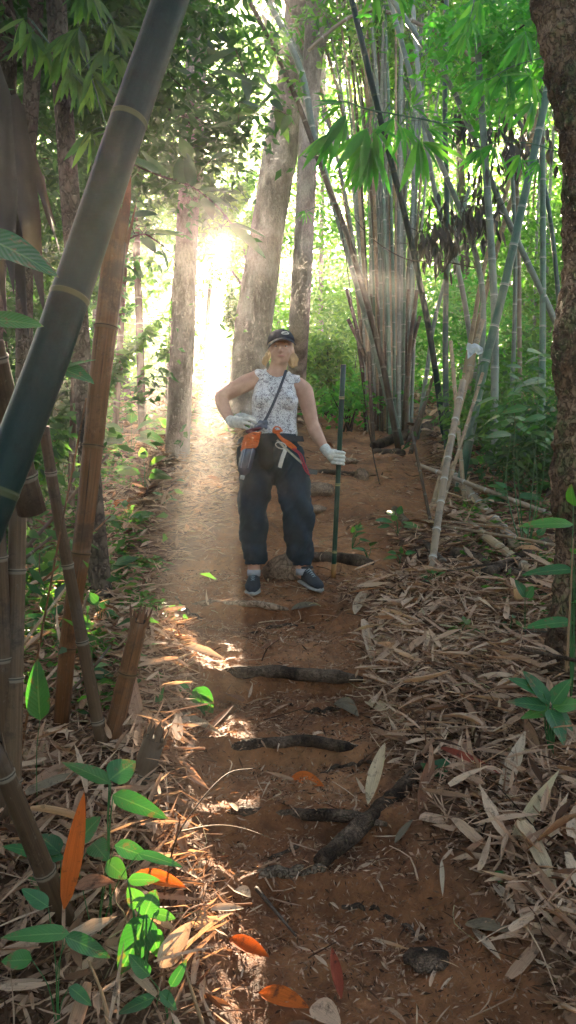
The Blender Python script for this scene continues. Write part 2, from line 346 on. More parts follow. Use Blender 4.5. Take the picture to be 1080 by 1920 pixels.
# ------------------------------------------------------------------ canopy gaps cut to shape the sunbeams
def gapmask(p):
    """True where a leaf may stay; False in gaps carved out so the low sun throws shafts."""
    p = np.atleast_2d(p); y = p[:, 1]; u = p[:, 0]-SA*y; v = p[:, 2]-SB*y-CAMZ
    r = np.hypot(u, v); ang = np.arctan2(v, u)
    rr = np.maximum(.08, .007*y)*(.6+.8*vnoise(ang*1.4+9, ang*0, 21))
    hole = (r < rr) & (y > 3)
    low = (y > 5.5) | (p[:, 2] > gz(p[:, 0], y)+.12)
    st = vnoise(ang*16+3.4, r*.3, 31)
    s1 = (u > -.42) & (u < -.01) & (v < -.68) & (v > -2.6) & ((st > .48) | (y > 17))
    s2 = (u > -1.2) & (u <= -.42) & (v < -1.25) & (v > -2.6) & (vnoise(u*7, v*5, 32) > .25)
    s6 = (u > -1.15) & (u < .2) & (v < -1.3) & (v > -2.5) & (vnoise(u*8, v*6, 35) > .2)
    dg = np.degrees(ang)
    s3 = (((np.abs(dg+14) < 4) | (np.abs(dg+25) < 2) | (np.abs(dg+4) < 1.6) | (np.abs(dg-34) < 3.) | (np.abs(dg-60) < 2.2)) & (r > .38) & (r < 1.6))
    s4 = ((np.abs(dg+139) < 4.) | (np.abs(dg+126) < 2) | (np.abs(dg+153) < 1.6)) & (r > .38) & (r < 1.7)
    s5 = (np.abs(dg+72) < 1.6) & (r > .38) & (r < 1.1)
    s1 = s1 | s6
    sp = (vnoise(u*3.3+40, v*3.3+70, 33) > .86) & (np.abs(u) < 6)
    return ~(hole | ((s1 | s2 | s3 | s4 | s5 | sp) & low & (y > 4)) | (s6 & (y > 2.9)))
def filt(p, *arrs, L=0.):
    k = gapmask(p)
    if L: k &= gapmask(p+np.array([L*.6, 0, -L*.3])) & gapmask(p-np.array([L*.6, 0, L*.3]))
    return (p[k],)+tuple(a[k] for a in arrs)
# ------------------------------------------------------------------ foliage builders
def rdir(n, zlo=-1, zhi=1):
    a = rng.random(n)*2*np.pi; z = rng.uniform(zlo, zhi, n); q = np.sqrt(np.maximum(0, 1-z*z)); return np.stack([q*np.cos(a), q*np.sin(a), z], 1)
def crown(centre, rad, ncl, per, L, W, spread=.35, droop=-.25, gap=True, ns=1, mb=None, avoid=None):
    """leaf clumps spread through an uneven volume"""
    mb = mb or MB(); c = rdir(ncl)*(rng.random(ncl)[:, None]**.45)*np.array(rad)+np.array(centre)
    c += (rng.random((ncl, 3))-.5)*np.array(rad)*.35
    sz = spread*rng.uniform(.5, 1.4, ncl)
    tone = rng.random(ncl)
    C = np.repeat(c, per, 0)+rng.normal(size=(ncl*per, 3))*np.repeat(sz, per)[:, None]*np.array([1, 1, .55])
    t = np.clip(np.repeat(tone, per)*.7+rng.random(ncl*per)*.3, 0, 1)
    D = rdir(len(C), -.6, .3)+np.array([0, 0, droop]); N = rdir(len(C), .1, 1)
    if gap: C, D, N, t = filt(C, D, N, t, L=L*.6)
    k = C[:, 2] > gz(C[:, 0], C[:, 1])+.02; C, D, N, t = C[k], D[k], N[k], t[k]
    n = len(C)
    return mb.leaves(C, D, N, L*rng.uniform(.6, 1.3, n), W*rng.uniform(.7, 1.3, n), ns, rng.uniform(-.25, .05, n), .2, rnd=t)
def trunk_mb(pts, r0, r1, seg=12, n=26, wob=.18, flare=.35, mb=None):
    p = spline(pts, n); t = np.linspace(0, 1, n); r = (r0+(r1-r0)*t)*(1+flare*np.exp(-t*n/2.2))
    return (mb or MB()).tube(p, r, seg, wob=wob)
def base_of(pts):
    p = np.array(pts[0], float).copy(); return p
def to_ground(pts):
    """extend the lower end of a leaning stem down into the ground"""
    pts = [np.array(p, float) for p in pts]; p = pts[0]; d = p-pts[1]; d = d/np.linalg.norm(d)
    if d[2] > -.15: d = np.array([0, 0, -1.])
    q = p.copy()
    for _ in range(600):
        if q[2] < float(gz(q[0], q[1]))-.05: break
        q = q+d*.02
    if np.linalg.norm(q-p) > .03: return [q]+pts
    return pts
def tree(pts, r0, r1, cc, cr, ncl, per, L, W, tm, lm, name, label, cat='tree', group=None, limbs=5, spread=.35, seg=12, gap=True, droop=-.25, ext=True, flare=.35):
    if ext: pts = to_ground(pts)
    b = np.array(pts[0]); r = root(name, b, label, cat, group)
    t = trunk_mb(pts, r0, r1, seg, flare=flare); p = spline(pts, 40)
    for k in range(limbs):
        i = rng.integers(14, 38); d = nrm((np.array(cc)-p[i])+rdir(1)[0]*np.array(cr)*.9); ln = np.linalg.norm(cr)*.6
        q = [p[i], p[i]+d*ln*.5+np.array([0, 0, .1]), p[i]+d*ln+rdir(1)[0]*.2]
        if gapmask(spline(q, 12)).all(): t.tube(spline(q, 8), np.linspace(r1*.5, r1*.12, 8), 6)
    part('trunk', t, tm, r)
    part('crown', crown(cc, cr, ncl, per, L, W, spread, droop, gap), lm, r)
    return r
def culm_mb(pts, r0, r1, seg=8, inter=.35, ringw=1.0, n=None, rnd=None, mb=None):
    p = spline(pts, 60); L = np.concatenate([[0], np.cumsum(np.linalg.norm(np.diff(p, axis=0), axis=1))]); T = L[-1]
    s = [0.]; nod = [0.]; rr = [1.]; x = inter*rng.uniform(.2, .9)
    e = max(r0*.16, .006)*ringw
    while x < T-e*4:
        for dx, nd, m in ((-e*3.2, 0, 1), (-e*1.2, .75, 1.0), (-e*.35, .9, 1.12), (0, 1, 1.05), (e*.4, .8, 1.14), (e*1.3, .1, .97), (e*3.5, 0, .985)):
            if x+dx > s[-1]+1e-4: s.append(x+dx); nod.append(nd); rr.append(m)
        h = inter*rng.uniform(.85, 1.15); s.append(x+h*.5); nod.append(0); rr.append(.985); x += h
    while s[-1] >= T: s.pop(); nod.pop(); rr.pop()
    s.append(T); nod.append(0); rr.append(1); s = np.array(s)
    q = np.stack([np.interp(s, L, p[:, k]) for k in range(3)], 1); r = (r0+(r1-r0)*s/T)*np.array(rr)
    return (mb or MB()).tube(q, r, seg, rnd=rng.random() if rnd is None else rnd, nod=np.array(nod)), q
def bamboo(pts, r0, r1, mat, label, group=None, name='bamboo_culm', cat='bamboo', seg=8, inter=.35, leaf=0, leafL=.13, leafmat='leaf_mid', ext=True, lt=.55, rnd=None, twigs=True):
    if ext: pts = to_ground(pts)
    pts = [np.array(p) for p in pts]; m, q = culm_mb(pts, r0, r1, seg, inter, rnd=rnd); b = pts[0]
    if not leaf: return solo(name, m, M[mat], b, label, cat, group)
    r = root(name, b, label, cat, group)
    p = spline(pts, 60); lf = MB(); tw = m; C = []; D = []; nb = max(3, leaf//9)
    for _ in range(nb):
        i = int(60*rng.uniform(lt, 1)); i = min(i, 59); dd = rdir(1, -.1, .6)[0]; ln = rng.uniform(.25, .8)
        e = p[i]+dd*ln+np.array([0, 0, -.12*ln]); br = spline([p[i], p[i]+dd*ln*.5, e], 5)
        if not gapmask(br).all(): continue
        if twigs: tw.tube(np.vstack([p[i], br[1:]]), np.linspace(.006, .002, 5), 4, cap=False)
        for k in range(9):
            C.append(p[i]+(e-p[i])*rng.uniform(.35, 1)+rng.normal(size=3)*.05); D.append(dd*.6+rdir(1)[0]*.6+np.array([0, 0, -.7]))
    if C:
        C = np.array(C); D = np.array(D); C, D = filt(C, D); n = len(C)
        if n: lf.leaves(C, D, rdir(n, .2, 1), leafL*rng.uniform(.7, 1.4, n), leafL*.16*rng.uniform(.8, 1.3, n), 1, -.2, .2); part('foliage', lf, M[leafmat], r)
    part('culm', m, M[mat], r)
    return r

# ------------------------------------------------------------------ tall trees
# slender trunk left of the sun
tree([G(332, 862), P(342, 640, 8.7), P(352, 400, 8.8), P(368, 120, 8.9), P(384, -150, 9.1), P(400, -420, 9.4), P(410, -640, 9.7)], .14, .115, (-1.0, 10, 10.9), (1.9, 1.7, 1.7), 50, 50, .15, .055, M['bark_pale'], M['leaf_mid'],
     'slender_tree', 'slender straight pale trunk standing just left of the sun glare', limbs=4, flare=.15)
tree([G(462, 790), P(472, 640, 11.9), P(503, 420, 12), P(535, 230, 12.2), P(562, 60, 12.4), P(580, -160, 12.8), P(600, -420, 13.2)], .29, .25, (1, 13.5, 12.5), (3.2, 2.5, 2.4), 80, 60, .2, .08, M['bark_pale'], M['leaf_mid'],
     'large_tree', 'widest pale trunk leaning right behind the person and the sun', limbs=4, seg=16, flare=.12)
tree([G(553, 770), P(562, 600, 10.8), P(572, 400, 10.9), P(582, 180, 11), P(592, 0, 11.1), P(605, -300, 11.5)], .15, .13, (1.5, 12, 11.5), (2, 1.8, 1.6), 50, 50, .16, .06, M['bark_pale'], M['leaf_mid'],
     'straight_tree', 'upright tan trunk rising directly behind the dark cap', limbs=3)
# big trunk on the right edge, near
Yt = G(1088, 1262)[1]
rt = [G(1088, 1262), P(1092, 1100, Yt+0.05), P(1090, 900, Yt+0.05), P(1094, 760, Yt+0.05), P(1092, 620, Yt+0.05), P(1108, 470, Yt+0.07), P(1104, 340, Yt+0.10), P(1090, 200, Yt+0.12), P(1062, 80, Yt+0.15), P(1040, -60, Yt+0.20), P(1010, -280, Yt+0.30)]
r = root('leaning_tree', rt[0], 'rough brown mossy trunk at the right edge beside the litter bank', 'tree')
t = MB(); p = spline(rt, 300); tt = np.linspace(0, 1, 300)
t.tube(p, .0345*Yt*(1+.3*np.exp(-tt*22)+.05*np.sin(tt*37)+.06*vnoise(tt*25, tt*0, 8))*(1-.08*tt), 90, wob=.2)
v = t.V[0]; ax = np.repeat(p, 90, 0); o = v[:27000]-ax; an = np.arctan2(o[:, 1], o[:, 0]); zz = v[:27000, 2]
dsp = (vnoise(an*5+zz*1.5, zz*7, 15)-.5)*.022+(np.abs(vnoise(an*11, zz*16, 16)-.5)-.25)*.02+(vnoise(an*22, zz*40, 17)-.5)*.007
v[:27000] += nrm(o)*dsp[:, None]
t.tube(spline([p[240], p[240]+np.array([.5, .2, .4]), p[240]+np.array([1.3, .3, 1.0])], 10), np.linspace(.07, .03, 10), 10)
part('trunk', t, M['bark_warm'], r)
part('crown', crown((2.2, 4.2, 5.9), (1.2, 1.2, .8), 40, 45, .14, .05), M['leaf_mid'], r)

# dark trunks on the left
def ltree(pts, r0, r1, cc, cr, label, name='forest_tree', ncl=40, mat='bark_dark', leaf='leaf_dark', L=.13):
    return tree(pts, r0, r1, cc, cr, ncl, 45, L, L*.38, M[mat], M[leaf], name, label, limbs=4)
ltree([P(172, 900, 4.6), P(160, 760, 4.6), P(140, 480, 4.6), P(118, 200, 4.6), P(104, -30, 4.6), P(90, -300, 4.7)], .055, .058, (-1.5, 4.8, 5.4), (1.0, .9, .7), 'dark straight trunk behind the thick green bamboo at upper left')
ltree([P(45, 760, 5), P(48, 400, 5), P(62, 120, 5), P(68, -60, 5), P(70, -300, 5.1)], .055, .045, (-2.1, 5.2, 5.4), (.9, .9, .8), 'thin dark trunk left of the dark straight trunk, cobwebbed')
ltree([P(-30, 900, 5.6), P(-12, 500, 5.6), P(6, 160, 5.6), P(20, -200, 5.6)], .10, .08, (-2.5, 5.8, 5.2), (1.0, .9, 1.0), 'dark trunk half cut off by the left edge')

# ------------------------------------------------------------------ mid-distance trees and the wood behind
spec = [ # x, y, crown z, rx, rz, label
 (-6.6, 13, 8.0, 2.0, 2.6, 'leafy tree at far upper left behind the dark trunks'),
 (-4.2, 11.5, 5.4, 1.2, 1.6, 'bushy young tree between the rusty bamboo and the dark trunk'),
 (-3.6, 15, 10.4, 2.1, 2.5, 'tall leafy tree above the slender pale trunk'),
 (-1.9, 18, 8.2, 1.7, 2.0, 'backlit tree left of the sun gap'),
 (-2.7, 13, 6.4, 1.1, 1.3, 'small leafy tree between dark bamboo and the sun'),
 (2.2, 19, 9.4, 2.2, 2.2, 'backlit tree behind the large leaning pale trunk'),
 (3.9, 17, 11.2, 2.3, 2.3, 'hazy tree above the tall bamboo clump'),
 (4.6, 14.5, 5.6, 1.6, 1.5, 'bright green tree behind the bamboo clump'),
 (6.6, 15, 9.0, 2.2, 2.6, 'leafy tree at far upper right beyond leaning culms'),
 (7.3, 13, 5.2, 1.9, 1.9, 'low leafy tree beyond the rough right trunk'),
 (-8.8, 17, 10, 2.4, 3.0, 'large dark tree farthest to the left'),
 (1.5, 22, 6.6, 1.8, 1.5, 'low sunlit tree at the head of the trail'),
]
for k, (x, y, z, rx, rz, lab) in enumerate(spec):
    zb = float(gz(x, y)); lean = rng.uniform(-.4, .4)
    tree([(x, y, zb-.05), (x+lean*.3, y, zb+(z-zb)*.5), (x+lean, y, z)], rng.uniform(.07, .13), .045, (x+lean, y, z), (rx, rx*.9, rz), {2: 60, 3: 46, 4: 70, 5: 90}.get(k, 120), 66, .15, .06,
         M['bark_pale' if k % 2 else 'bark_dark'], M['leaf_mid' if k in (0, 1, 2, 4, 10) else 'leaf_far'], 'forest_tree', lab, limbs=6, seg=8, spread=.4)
tree([(-.35, 15.5, float(gz(-.35, 15.5))-.05), (-.5, 15.4, 5.2), (-.95, 15.2, 6.9)], .05, .03, (-1.0, 15, 6.95), (.85, .7, .95), 110, 60, .11, .045, M['bark_pale'], M['leaf_far'], 'forest_tree', 'small tree added to screen the sun, which breaks through its crown', limbs=4, seg=8, spread=.16)  # dense crown added to stop sunlight leaking round the gap
tree([(-1.9, 12.4, float(gz(-1.9, 12.4))-.05), (-1.8, 12.4, 5.0), (-1.55, 12.4, 6.3)], .04, .03, (-1.5, 12.4, 6.35), (.42, .5, .6), 36, 50, .10, .04, M['bark_dark'], M['leaf_mid'], 'forest_tree', 'narrow leafy tree just behind the slender pale trunk', limbs=3, seg=8, spread=.14)
tree([(-.70, 13.4, float(gz(-.7, 13.4))-.05), (-.68, 13.4, 4.0), (-.75, 13.4, 5.2), (-.95, 13.4, 5.6)], .035, .02, (-1.15, 13.4, 4.55), (.62, .5, 1.0), 120, 60, .09, .038, M['bark_dark'], M['leaf_mid'], 'forest_tree', 'slim leafy tree added under the sun to shape its beams', limbs=4, seg=8, spread=.15)  # crown added to dim the glare and split the light into shafts
# distant wood: one mass of foliage and stems
mb = MB()
for x0, x1, y0, y1, z0, z1, n, L in ((-20, 20, 24, 30, 4.6, 19, 44000, .31), (-28, 28, 31, 40, 6, 25, 34000, .42), (-14, 14, 16, 23, 3.6, 8.5, 26000, .19), (-22, 22, 25, 33, 5, 12, 30000, .3), (-50, 50, 42, 60, 7, 34, 14000, .8)):
    C = np.stack([rng.uniform(x0, x1, n), rng.uniform(y0, y1, n), rng.uniform(z0, z1, n)], 1)
    d = vnoise(C[:, 0]*.55+C[:, 1]*.3, C[:, 2]*.6, 41)*.6+vnoise(C[:, 0]*1.7, C[:, 2]*1.9+C[:, 1]*.5, 42)*.4
    hgt = (C[:, 2]-z0)/(z1-z0); k = d > .17+.10*hgt*(z1 > 13)+.10*np.exp(-((C[:, 0]/C[:, 1]-.02)/.12)**2)*(hgt > .3)*(z1 > 13)
    C = C[k]; d = d[k]; C, d = filt(C, d, L=L); k = C[:, 2] > gz(C[:, 0], C[:, 1]); C = C[k]; d = d[k]; m = len(C)
    mb.leaves(C, rdir(m, -.8, .3), rdir(m, 0, 1), L*rng.uniform(.6, 1.4, m), L*.42*rng.uniform(.7, 1.3, m), 1, -.1, .2, rnd=np.clip(rng.random(m)*.5+vnoise(C[:, 0]*.8, C[:, 2]*.8, 44)*.6, 0, 1))
solo('distant_foliage', mb, M['leaf_far'], (0, 30, 6), 'pale hazy mass of foliage far beyond the trail', 'foliage', kind='stuff')
mb = MB()
for k in range(70):
    y = rng.uniform(18, 38); x = rng.uniform(-.5, .5)*y; zb = float(gz(x, y)); ln = rng.uniform(-1, 1)
    pts = spline([(x, y, zb-.1), (x+ln*.3, y, zb+5), (x+ln, y, zb+13)], 8)
    if gapmask(pts).all(): mb.tube(pts, np.linspace(.09, .05, 8)*rng.uniform(.5, 1.3), 6)
solo('distant_trunks', mb, M['bark_pale'], (0, 28, 5), 'faint thin stems in the wood beyond the trail', 'woods', kind='stuff')
mb = MB()  # unseen leaf masses added above and around the camera to shade the foreground
for x0, x1, y0, y1, z0, z1, n, L in ((-9, 9, -9, 3.6, 5.2, 7.5, 5200, .34), (-5.5, -2.1, -3, 3.4, .4, 5.4, 3000, .26), (3.2, 6, -3, 3.4, .6, 5.4, 1500, .26), (-8, 8, -10, -6, -1, 6, 2600, .36), (-4.5, -.9, 0.2, 3.9, 3.9, 5.3, 1500, .22)):
    C = np.stack([rng.uniform(x0, x1, n), rng.uniform(y0, y1, n), rng.uniform(z0, z1, n)], 1)
    C = C[(vnoise(C[:, 0]*.9, C[:, 1]*.9+C[:, 2], 47) > .3) & (C[:, 2] > .75*np.maximum(C[:, 1], 0)+1.9) | (np.abs(C[:, 0]) > .43*np.maximum(C[:, 1], 0)+1.2) & (C[:, 2] < 5.5)]; C = C[gapmask(C) & (C[:, 2] > gz(C[:, 0], C[:, 1]))]; m = len(C)
    mb.leaves(C, rdir(m, -.5, .2), rdir(m, .2, 1), L*rng.uniform(.7, 1.3, m), L*.45, 1, -.1, .2)
solo('shade_canopy', mb, M['leaf_dark'], (0, 0, 5), 'unseen canopy added overhead and round the trail foot for shade', 'foliage', kind='stuff')
# low shrubs closing the hillside
for (px, py, Y, w, h, n, mt, lab) in (
  (262, 700, 9.0, .42, .85, 34, 'leaf_mid', 'leafy sapling bush right of the rusty broken bamboo'),
  (235, 790, 7.6, .45, .4, 26, 'leaf_dark', 'low dark bush at the foot of the leafy sapling'),
  (300, 640, 11.5, .8, .9, 30, 'leaf_far', 'pale green bush left of the slender pale trunk'),
  (395, 700, 15, .9, .7, 26, 'leaf_far', 'sunlit bush glowing under the sun'),
  (615, 690, 12.6, .55, .65, 40, 'leaf_far', 'bright bush behind the shoulder and walking stick'),
  (660, 655, 15.5, .9, 1.0, 40, 'leaf_far', 'yellow green thicket left of the bamboo clump base'),
  (865, 640, 12.5, 1.0, 1.1, 60, 'leaf_bamboo', 'vivid green thicket right of the bamboo clump'),
  (975, 720, 9.2, .55, .6, 28, 'leaf_mid', 'green bush between the leaning culms and mossy trunk'),
  (1010, 830, 6.8, .35, .4, 26, 'leaf_dark', 'dark low bush beside the mossy trunk'),
  (150, 900, 6.2, .35, .35, 22, 'leaf_mid', 'green shrub behind the foot of the rusty bamboo'),
  (60, 640, 7.5, .7, .9, 45, 'leaf_dark', 'dark shrub behind the big left leaves'),
  (650, 745, 11, .35, .2, 12, 'leaf_bamboo', 'small bright shrub beside the upper trail'),
  (225, 930, 5.6, .42, .34, 34, 'leaf_dark', 'dark shrub between the rusty bamboo and the trail'),
  (150, 990, 4.9, .34, .34, 30, 'leaf_mid', 'mid green shrub just behind the rusty bamboo middle'),
  (290, 860, 7.2, .4, .3, 28, 'leaf_dark', 'low shrub left of the slender pale trunk foot'),
  (170, 780, 6.6, .5, .5, 40, 'leaf_dark', 'dark bush filling the gap behind the rusty bamboo'),
  (60, 1150, 3.4, .3, .26, 26, 'leaf_dark', 'low dark shrub at the left edge under the dead cane'),
  (925, 780, 8.2, .4, .35, 22, 'leaf_mid', 'tangled shrub at the foot of the leaning green culm'),
  (30, 960, 4.6, .4, .45, 34, 'leaf_dark', 'dark shrub low on the left behind dead bamboo')):
    c = P(px, py, Y); zb = float(gz(c[0], c[1])); r = root('shrub', (c[0], c[1], zb), lab, 'shrub', 'shrubs along the forest trail')
    s = MB()
    for k in range(7):
        e = c+rdir(1)[0]*np.array([w, w, h])*.8; q = spline([(c[0]+rng.normal()*.04, c[1], zb-.03), (c[0]*.5+e[0]*.5, c[1]*.5+e[1]*.5, zb+(e[2]-zb)*.6), e], 8)
        if (gapmask(q)).all(): s.tube(q, np.linspace(.014, .004, 8), 5)
    if s.V: part('stem', s, M['bark_dark'], r)
    part('foliage', crown(c, (w, w, h), int(n*1.9), 34, .08+.004*Y, .03+.0015*Y, .15+.009*Y), M[mt], r)

# canopy of leaves close overhead on the upper left and right
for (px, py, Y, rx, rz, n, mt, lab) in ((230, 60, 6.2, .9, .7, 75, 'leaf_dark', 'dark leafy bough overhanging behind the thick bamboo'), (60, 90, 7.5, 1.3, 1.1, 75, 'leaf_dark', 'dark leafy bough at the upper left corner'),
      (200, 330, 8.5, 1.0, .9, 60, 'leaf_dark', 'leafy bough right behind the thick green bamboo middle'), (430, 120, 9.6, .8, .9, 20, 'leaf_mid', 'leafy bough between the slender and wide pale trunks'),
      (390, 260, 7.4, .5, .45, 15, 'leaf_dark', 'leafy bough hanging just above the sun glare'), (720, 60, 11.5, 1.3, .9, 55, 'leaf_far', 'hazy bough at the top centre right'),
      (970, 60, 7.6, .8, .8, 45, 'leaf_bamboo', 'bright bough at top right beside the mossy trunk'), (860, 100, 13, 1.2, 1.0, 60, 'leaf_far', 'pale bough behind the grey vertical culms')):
    c = P(px, py, Y); r = root('leafy_bough', c, lab, 'branch', 'leafy boughs overhead'); s = MB()
    side = -1 if px < 540 else 1
    for k in range(5):
        e = c+rdir(1)[0]*np.array([rx, rx, rz])*.8; q = spline([c+np.array([side*rx*1.6, 0, rz*1.2+rng.normal()*.1]), c+np.array([side*.3, 0, .25]), e], 10)
        if gapmask(q).all(): s.tube(q, np.linspace(.018, .004, 10), 5)
    if s.V: part('limb', s, M['bark_dark'], r)
    part('foliage', crown(c, (rx, rx, rz), int(n*1.4), 38, .10+.005*Y, .035+.002*Y, .2), M[mt], r)

# ------------------------------------------------------------------ bamboo
def pxr(w, Y): return w/F*Y/2
gA = 'culms of the dense bamboo clump beside the trail'
def rel(pts, Y): return [P(x, y, Y+(dy[0] if dy else 0)) for x, y, *dy in pts]
cb = G(735, 812)
for k in range(62):
    a = rng.random()*6.283; q = math.sqrt(rng.random()); bx = cb[0]+.34*q*math.cos(a); by = cb[1]+.3+.38*q*math.sin(a); bz = float(gz(bx, by))
    sx = (bx-cb[0])*2.6+rng.normal()*.33-.18; sy = rng.normal()*.7
    H = rng.uniform(6.5, 9)
    mt = ['bam_grey', 'bam_grey', 'bam_live', 'bam_grey', 'bam_tan', 'bam_brown'][rng.integers(6)]
    if k % 6 == 0: H = rng.uniform(1.2, 3.2); sx *= .3; sy *= .4
    pts = [(bx, by, bz-.05), (bx+sx*.12, by+sy*.1, bz+H*.3), (bx+sx*.45, by+sy*.45, bz+H*.66), (bx+sx*1.15, by+sy, bz+H)]
    if k % 6 == 0: bamboo(pts, .03, .026, 'bam_brown', 'short dead culm standing in the dense clump', 'dead culms in the dense bamboo clump', inter=.3)
    else: bamboo(pts, rng.uniform(.018, .036), .012, mt, 'slender upright culm packed in the dense clump right of the trail', gA, leaf=46, lt=.5, leafmat='leaf_mid' if k % 2 else 'leaf_bamboo', leafL=.17)
# dead husks and roots at the foot of the clump
for k, (a, b, lab) in enumerate([((800, 790), (762, 835), 'dead stick leaning right at the clump foot'), ((812, 745), (770, 850), 'broken brown stake poking up right of the clump'), ((690, 700), (700, 830), 'thin dead stake left of the clump')]):
    q = G(*b); e = P(a[0], a[1]-40, q[1]+.1); bamboo([q, e], .03, .02, 'bam_brown', lab, name='dead_stake', cat='stake')

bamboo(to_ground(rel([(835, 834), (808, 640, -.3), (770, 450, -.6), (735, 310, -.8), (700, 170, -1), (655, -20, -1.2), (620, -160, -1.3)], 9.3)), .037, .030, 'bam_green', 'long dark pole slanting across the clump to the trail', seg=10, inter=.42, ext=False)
E = [ # pts, Y, width px, mat, label
 ([(867, 888), (905, 700), (940, 560), (985, 360), (1020, 200), (1050, 40), (1075, -120)], 7.2, 18, 'bam_live', 'thick green culm leaning right towards the mossy trunk'),
 ([(1125, 800), (1040, 600), (960, 430), (905, 300), (850, 170), (790, 80), (715, -30)], 8.0, 13, 'bam_grey', 'long grey culm slanting from lower right to upper left'),
 ([(838, 860), (835, 640), (838, 400), (834, 200), (838, -40)], 8.6, 12, 'bam_darkg', 'dark vertical culm beside the hanging dead leaves'),
 ([(925, 900), (928, 640), (922, 480), (903, 200), (888, -40)], 7.6, 16, 'bam_grey', 'thick pale grey culm standing right of the dead leaves'),
 ([(1015, 880), (1018, 500), (1015, 200), (1003, -40)], 8.0, 13, 'bam_live', 'green vertical culm close left of the mossy trunk'),
 ([(955, 860), (966, 500), (952, 150), (946, -40)], 8.4, 9, 'bam_grey', 'thin vertical culm between the leaning green culm and grey culm'),
 ([(872, 880), (905, 640), (890, 470), (800, 240), (742, 40), (715, -60)], 8.2, 12, 'bam_grey', 'grey culm bending left above the dead leaf bunch'),
 ([(742, 800), (700, 640), (640, 430), (590, 260), (560, 120), (470, -60)], 9.9, 15, 'bam_grey', 'culm arching left out of the clump over the trail'),
 ([(738, 795), (712, 660), (655, 455), (604, 320), (545, 160), (452, -30)], 9.6, 12, 'bam_brown', 'brown culm arching left towards the leaning pale trunk'),
 ([(870, 800), (895, 620), (945, 420), (1005, 230), (1030, 100)], 8.8, 11, 'bam_tan', 'tan dry culm leaning right behind the green culm'),
 ([(850, 830), (882, 640), (915, 470), (968, 300), (990, 200)], 9.2, 10, 'bam_tan', 'dry culm leaning right beside the tan culm'),
 ([(985, 900), (975, 700), (965, 300), (905, 140), (860, 88), (780, 42), (700, 18), (640, 42), (578, 95)], 8.6, 9, 'bam_white', 'pale culm arching over the bright bamboo leaves'),
 ([(800, 700), (815, 600), (850, 470), (880, 350)], 10.2, 9, 'bam_grey', 'short grey culm behind the hanging dead leaves'),
 ([(905, 880), (890, 700), (862, 520), (820, 380), (790, 200), (770, -40)], 9.4, 11, 'bam_grey', 'bluish culm rising behind the dark pole'),
 ([(1045, 860), (1050, 620), (1030, 400), (1000, 280), (962, 210)], 8.8, 10, 'bam_darkg', 'dark culm half hidden by the mossy trunk'),
 ([(690, 780), (696, 500), (690, 260), (684, -40)], 12.2, 10, 'bam_grey', 'straight pale culm behind the left side of the clump'),
 ([(268, 850), (262, 620), (255, 400), (262, 200), (290, -40)], 10, 16, 'bark_like', 'straight dark stem behind the rusty bamboo top'),
 ([(135, 870), (140, 620), (132, 420)], 6.2, 14, 'bam_brown', 'thin dark stem under the thick green bamboo'),
 ([(215, 820), (228, 600), (236, 420), (240, 200), (235, -40)], 9.0, 13, 'bam_brown', 'brown stem between rusty bamboo and leafy sapling'),
]
for pts, Y, w, mt, lab in E:
    if mt == 'bark_like': mt = 'bam_brown'
    bamboo(to_ground(rel(pts, Y)), pxr(w, Y), pxr(w*.75, Y), mt, lab, seg=9, ext=False, leaf=36 if Y > 7 and w < 13 and mt != 'bam_brown' else 0, lt=.75, leafL=.16)
# thin stand of culms beyond
for k in range(46):
    px = rng.uniform(600, 1079) if k < 34 else rng.uniform(190, 330); Y = rng.uniform(11.5, 17); zb = P(px, 700, Y); ln = rng.normal()*.5+(.25 if px > 800 else -.1)
    z0 = float(gz(zb[0], Y)); pts = [(zb[0], Y, z0-.05), (zb[0]+ln*.25, Y, z0+4), (zb[0]+ln*1.2, Y+rng.normal()*.4, z0+10)]
    if not gapmask(spline(pts, 40)).all(): continue
    bamboo(pts, rng.uniform(.03, .045), .018, ['bam_grey', 'bam_live', 'bam_grey', 'bam_tan'][k % 4], 'slim distant culm in the hazy stand behind the clump' if px > 500 else 'slim distant culm left of the slender pale trunk',
           'distant bamboo culms right of the trail' if px > 500 else 'distant bamboo culms left of the trail', seg=6, leaf=72, lt=.45, leafL=.2, leafmat='leaf_far')

# thick foreground bamboo
def thick():
    p = spline([P(-560, 2300, 1.75), P(-330, 1720, 1.75), P(-60, 1060, 1.78), P(70, 730, 1.85), P(130, 558, 1.92), P(243, 222, 2.02), P(330, -30, 2.1), P(430, -330, 2.2)], 200)
    L = np.concatenate([[0], np.cumsum(np.linalg.norm(np.diff(p, axis=0), axis=1))])
    tgt = [P(130, 558, 1.92), P(243, 222, 2.02)]; s1, s2 = [L[np.argmin(np.linalg.norm(p-t, axis=1))] for t in tgt]; d = s2-s1
    ns = [s1-3*d, s1-2*d, s1-d, s1, s2, s2+d]; s = list(np.linspace(0, L[-1], 90)); 
    for x in ns: s += [x-.02, x-.012, x-.006, x-.002, x, x+.003, x+.008, x+.016]
    s = np.array(sorted(v for v in s if 0 <= v <= L[-1])); q = np.stack([np.interp(s, L, p[:, k]) for k in range(3)], 1)
    dn = np.min([np.abs(s-x) for x in ns], 0); sg = np.array([min(ns, key=lambda x: abs(v-x)) for v in s]); dd = s-sg
    r = .049*(1-.06*s/L[-1])*(1+.045*np.exp(-(dd/.006)**2)-.035*np.exp(-((dd-.002)/.0025)**2))
    nod = np.where(dn < .003, .8, np.where((dd < 0) & (dd > -.014), .62, 0)).astype(float)
    mb = MB().tube(q, r, 48, rnd=.4, nod=nod)
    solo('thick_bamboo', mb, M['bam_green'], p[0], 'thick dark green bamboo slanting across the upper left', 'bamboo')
thick()
